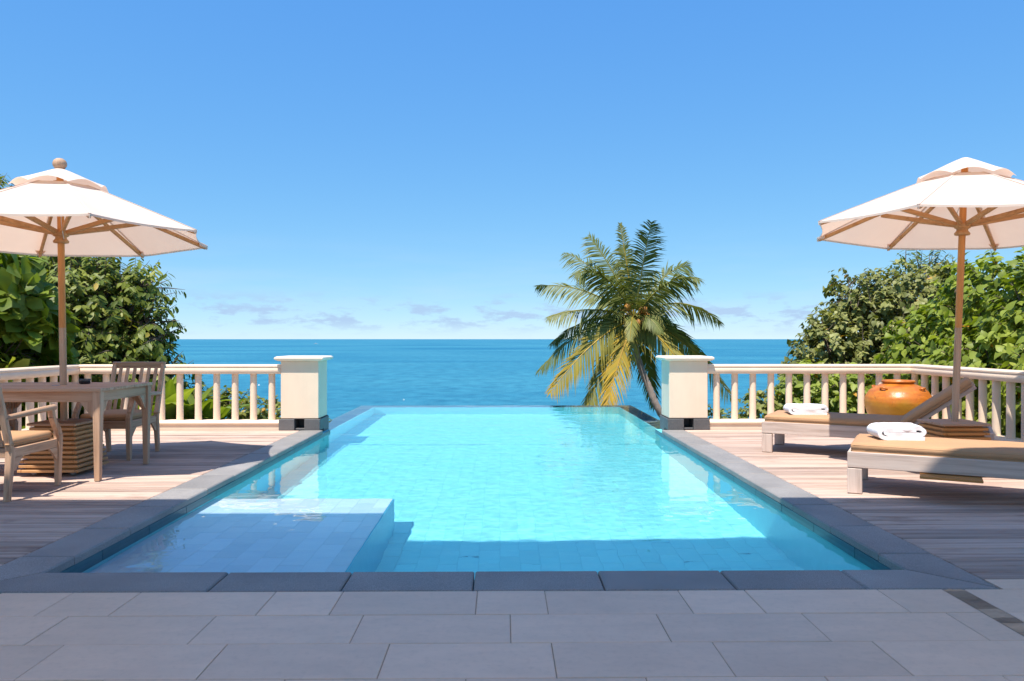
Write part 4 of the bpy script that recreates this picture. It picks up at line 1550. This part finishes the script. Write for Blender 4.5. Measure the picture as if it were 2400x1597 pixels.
def make_big_leaf_plant(loc, n, h, label, seed, group):
    """clump of tall paddle leaves with midrib and arching blades, each leaf a part"""
    t = thing('paddle_leaf_plant', loc, label, 'plant', group)
    r = random.Random(seed)
    for k in range(n):
        a = r.uniform(0, 2*math.pi)
        tilt = r.uniform(0.10, 0.85)
        L = h * r.uniform(0.65, 1.05)
        w = L * r.uniform(0.105, 0.155)
        out = Vector((math.cos(a), math.sin(a), 0))
        sd = Vector((-out.y, out.x, 0))
        V, Fs, N = [], [], 9
        for i in range(N + 1):
            f = i / N
            ang = tilt * (0.35 + 0.95 * f * f)
            c = out * (L * f * math.sin(ang) * 0.9 + 0.04) + Vector((0, 0, L * f * math.cos(ang * 0.85)))
            wd = w * (0.10 + 0.0 if f < 0.22 else math.sin(math.pi * min(1, (f - 0.2) / 0.82) ** 0.8) + 0.02)
            lift = 0.30 * wd
            nrm = Vector((0, 0, 1)) * math.sin(ang) - out * math.cos(ang)
            nrm = -nrm if nrm.z < 0 else nrm
            for s, q in ((-1, 1.0), (-0.5, 0.45), (0, 0.0), (0.5, 0.45), (1, 1.0)):
                V.append(c + sd * wd * s + nrm * lift * q + Vector((0, 0, 0.006 * math.sin(18 * f + s * 3) * abs(s))))
        for i in range(N):
            for j in range(4):
                b = i * 5 + j
                Fs.append((b, b+1, b+6, b+5))
        me = MB().add(V, Fs).mesh('leaf', 'leaf_lush', True, False)
        tn = r.random()
        at = me.attributes.new('tone', 'FLOAT', 'POINT')
        vals = np.clip(np.array([tn * 0.75 + (0.3 if j % 5 == 2 else 0.0) + (0.12 if (j // 5) % 2 else -0.06) for j in range(len(V))]), 0, 1)
        at.data.foreach_set('value', vals.astype(np.float32))
        link('leaf', me, t, (r.uniform(-.16, .16), r.uniform(-.12, .12), 0))
    return t
PAD = 'tall paddle-leaved plants behind the left balustrade'
make_big_leaf_plant((-5.05, 11.35, -0.55), 30, 1.34, 'clump of tall paddle leaves beside the slatted chair back', 3, PAD)
make_big_leaf_plant((-4.55, 11.45, -0.55), 28, 1.15, 'clump of paddle leaves in the middle of the left balustrade', 4, PAD)
make_big_leaf_plant((-5.6, 11.3, -0.55), 22, 1.1, 'clump of paddle leaves seen through the slatted chair back', 5, PAD)

# ------------------------------------------------------------------ coconut palm
def make_palm():
    YP = 26.0
    def W(px, py, dy=0.0):              # a place in the palm's own upright plane, dy metres nearer or farther
        return Vector(((px - 1178) / 1800 * YP, YP + dy, EYE - (py - 795) / 1800 * YP))
    crown = W(1488, 748)
    base = W(1640, 1130, 0.6)
    base.z = ground_z(base.x, base.y) - 0.2
    t = thing('palm_tree', base, 'coconut palm with yellowing lower fronds leaning beyond the pool edge', 'palm')
    O = base
    # ringed trunk
    pts = [base, W(1625, 1075, .4), W(1585, 1020, .2), W(1545, 962), W(1521, 907), W(1504, 866), W(1491, 815), crown + Vector((0.02, 0, -0.1))]
    # resample smoothly
    fine = []
    for i in range(len(pts) - 1):
        p0, p1, p2, p3 = pts[max(i-1, 0)], pts[i], pts[i+1], pts[min(i+2, len(pts)-1)]
        for k in range(8):
            u = k / 8
            fine.append(0.5 * ((2*p1) + (p2-p0)*u + (2*p0-5*p1+4*p2-p3)*u*u + (3*p1-p0-3*p2+p3)*u**3))
    fine.append(pts[-1])
    rad = []
    for i in range(len(fine)):
        f = i / (len(fine) - 1)
        rad.append((0.135 - 0.045 * f) * (1.0 + (0.10 if i % 2 else -0.03)))
    MB().tube([p - O for p in fine], rad, 12).build('trunk', 'palm_bark', t, smooth=35, fix=False)
    r = random.Random(77)
    c0 = crown - O
    def frond(tip, bulge, tone, width=0.62, twist=0.0, tip_tone=None, name='frond', dens=86, face=0.55):
        tip = tip - O
        mid = (c0 + tip) / 2 + Vector((0, 0, bulge))
        N = dens
        P, D = [], []
        for i in range(N + 1):
            u = i / N
            P.append(c0 * (1-u)**2 + mid * (2*u*(1-u)) + tip * u*u)
            D.append(((mid - c0) * (1-u) + (tip - mid) * u).normalized())
        LV, LF, tones = [], [], []
        tt = tip_tone if tip_tone is not None else tone
        # rachis
        for i in range(0, N, 2):
            for (q, rr) in ((P[i], 0.030 * (1 - i/N) + 0.006), (P[min(N, i+2)], 0.030 * (1 - (i+2)/N) + 0.005)):
                d = D[i]
                s = d.cross(Vector((0, 0, 1)))
                s = s.normalized() if s.length > 1e-3 else Vector((1, 0, 0))
                u2 = s.cross(d)
                for x, y in ((-1, 0), (0, 1), (1, 0), (0, -1)):
                    LV.append(q + s * rr * x + u2 * rr * y)
                    tones.append(min(1, tone + 0.28))
            b = len(LV) - 8
            for k in range(4):
                k2 = (k+1) % 4
                LF.append((b+k, b+k2, b+4+k2, b+4+k))
        for i in range(int(N * 0.10), N + 1):
            u = i / N
            d = D[min(i, N)]
            s = d.cross(Vector((0, 0, 1)))
            s = s.normalized() if s.length > 0.05 else Vector((1, 0, 0))
            s2 = d.cross(Vector((0, 1, 0)))
            if s2.length > 0.05:
                s2 = s2.normalized() * (1 if s2.dot(s) >= 0 else -1)
                s = (s * (1 - face) + s2 * face).normalized()
            up = s.cross(d)
            if twist:
                s, up = s * math.cos(twist) + up * math.sin(twist), up * math.cos(twist) - s * math.sin(twist)
            env = math.sin(math.pi * min(1.0, 0.16 + 0.86 * u)) ** 0.55
            for sg in (-1, 1):
                if r.random() < 0.09 + 0.14 * (noise.noise((u * 5.0, tip.z * 2.0, sg)) > 0.25):
                    continue
                L = 1.18 * width * (0.30 + 0.75 * env) * r.uniform(0.82, 1.14)
                fw = 0.45 + 0.75 * u
                clump = 0.5 * noise.noise((u * 9.0, tip.x * 3.1, sg * 2.0))
                ld = (s * sg * 0.85 + d * (fw + clump) + up * (0.18 + clump) + Vector((r.uniform(-.12, .12), r.uniform(-.12, .12), (-0.55 - 0.35 * r.random()) * (1.15 - 0.75 * face)))).normalized()
                w = 0.028 * (1.15 - 0.5 * u) * r.uniform(0.7, 1.2)
                droop = L * r.uniform(0.10, 0.50)
                a = P[i]
                m1 = a + ld * L * 0.5 + Vector((0, 0, -droop * 0.22))
                e = a + ld * L * 0.95 + Vector((0, 0, -droop))
                wd = ld.cross(up)
                wd = wd.normalized() * w if wd.length > 1e-3 else d * w
                b = len(LV)
                LV += [a - wd*0.6, a + wd*0.6, m1 - wd, m1 + wd, e]
                tn = tone + (tt - tone) * u ** 1.5 + r.uniform(-0.09, 0.09)
                for k in range(5):
                    tones.append(min(1.0, max(0.0, tn + (0.10 if k == 4 else 0))))
                LF += [(b, b+1, b+3, b+2), (b+2, b+3, b+4)]
        me = bpy.data.meshes.new(name)
        me.from_pydata([tuple(v) for v in LV], [], LF)
        at = me.attributes.new('tone', 'FLOAT', 'POINT')
        at.data.foreach_set('value', np.array(tones, dtype=np.float32))
        me.materials.append(MAT['frond'])
        return link(name, me, t)
    frond(W(1457, 522, 0.3), 0.15, 0.42, 0.42, 0.0, face=0.8)
    frond(W(1516, 530, -0.8), 0.35, 0.16, 0.70, 0.0, face=0.8)
    frond(W(1480, 560, 1.8), 0.6, 0.10, 0.66)
    frond(W(1386, 548, 0.8), 0.55, 0.22, 0.72, face=0.6)
    frond(W(1332, 580, 1.6), 0.75, 0.20, 0.66, face=0.5)
    frond(W(1340, 650, -1.3), 1.25, 0.24, 0.72, face=0.45)
    frond(W(1628, 618, 0.8), 0.85, 0.18, 0.74, face=0.6)
    frond(W(1616, 660, -1.2), 1.00, 0.28, 0.70, face=0.4)
    frond(W(1262, 668, 0.6), 0.75, 0.32, 0.62, face=0.5)
    frond(W(1282, 745, -0.9), 0.55, 0.36, 0.62, face=0.4)
    frond(W(1298, 805, 1.4), 0.85, 0.12, 0.62, face=0.3)
    frond(W(1262, 868, -0.6), 1.00, 0.22, 0.66, face=0.45)
    frond(W(1286, 912, -1.4), 0.75, 0.50, 0.74, 0.0, 0.74, face=0.9)
    frond(W(1364, 968, -0.8), 0.60, 0.42, 0.66, 0.0, 0.58, face=0.9)
    frond(W(1400, 975, -1.5), 0.50, 0.62, 0.66, 0.0, 0.86, face=0.95)
    frond(W(1697, 752, 0.4), 1.15, 0.36, 0.70, 0.0, 0.48, face=0.35)
    frond(W(1616, 795, 2.0), 0.95, 0.14, 0.66, face=0.4)
    frond(W(1690, 870, 1.2), 0.95, 0.14, 0.72, face=0.6)
    frond(W(1718, 935, 0.0), 1.05, 0.36, 0.66, 0.0, 0.62, face=0.6)
    frond(W(1612, 900, -0.9), 0.62, 0.50, 0.62, 0.0, 0.72, face=0.75)
    frond(W(1560, 965, 1.8), 0.60, 0.16, 0.60, face=0.8)
    frond(W(1462, 796, -1.3), 0.70, 0.42, 0.36)
    frond(W(1536, 780, -1.0), 0.55, 0.26, 0.36)
    for k in range(15):
        a = k * 2.4
        q = c0 + Vector((0.46 * math.cos(a) * r.uniform(0.6, 1.15), 0.30 * math.sin(a) * r.uniform(0.6, 1.1) - 0.20, r.uniform(-0.40, 0.40)))
        M = Matrix.Translation(q) @ Matrix.Rotation(r.uniform(-.5, .5), 4, 'X') @ Matrix.Rotation(r.uniform(-.5, .5), 4, 'Y')
        MB().lathe([(0.02, -0.135), (0.075, -0.10), (0.105, -0.03), (0.100, 0.05), (0.065, 0.115), (0.015, 0.14)], 12, M).build('coconut', 'coconut', t, smooth=True)
    # flower stalks
    for k in range(7):
        a = k * 0.9
        e = c0 + Vector((0.62 * math.cos(a), 0.5 * math.sin(a) - 0.1, r.uniform(-0.1, 0.35)))
        MB().tube([c0, c0.lerp(e, 0.5) + Vector((0, 0, 0.12)), e], [0.028, 0.018, 0.006], 6).build('flower_stalk', 'coconut', t, smooth=True)
make_palm()

# ------------------------------------------------------------------ boats far out
def make_boat(loc, L, label, rz):
    t = thing('motor_boat', loc, label, 'boat', None, rz)
    V, Fs = [], []
    st = [(-0.5, 0.16, 0.0), (-0.2, 0.18, 0.0), (0.15, 0.17, 0.01), (0.38, 0.09, 0.03), (0.5, 0.005, 0.05)]
    for x, w, k in st:
        V += [(x*L, -w*L*0.7, 0.10*L + k*L*0.6), (x*L, -w*L*0.5, -0.02*L), (x*L, w*L*0.5, -0.02*L), (x*L, w*L*0.7, 0.10*L + k*L*0.6)]
    for i in range(4):
        for k in range(4):
            k2 = (k+1) % 4
            Fs.append((i*4+k, i*4+k2, (i+1)*4+k2, (i+1)*4+k))
    Fs += [(0, 1, 2, 3), (19, 18, 17, 16)]
    MB().add(V, Fs).build('hull', 'white_paint', t)
    MB().box((-0.22*L, -0.08*L, 0.10*L), (0.14*L, 0.08*L, 0.20*L), 0.02*L).build('cabin', 'white_paint', t)
    MB().box((-0.19*L, -0.083*L, 0.135*L), (0.145*L, 0.083*L, 0.175*L), 0.004*L).build('cabin_window', 'black', t)
    return t
make_boat((-843, 3480, SEA_Z), 20.0, 'tiny white motor boat far out near the horizon', R(20))
def make_buoy(loc, s, label):
    t = thing('buoy', loc, label, 'buoy', 'small white buoys floating on the sea')
    MB().lathe([(0.1*s, -0.2*s), (0.45*s, 0.0), (0.5*s, 0.2*s), (0.35*s, 0.45*s), (0.1*s, 0.55*s)], 14).build('float', 'white_paint', t, smooth=True)
    MB().tube([(0, 0, 0.5*s), (0, 0, 0.95*s)], 0.06*s, 8).build('mast', 'white_paint', t)
make_buoy((-121, 383, SEA_Z), 1.0, 'white buoy seen between the left balusters')
make_buoy((-37.5, 292, SEA_Z), 0.6, 'white buoy on the open sea above the pool edge')
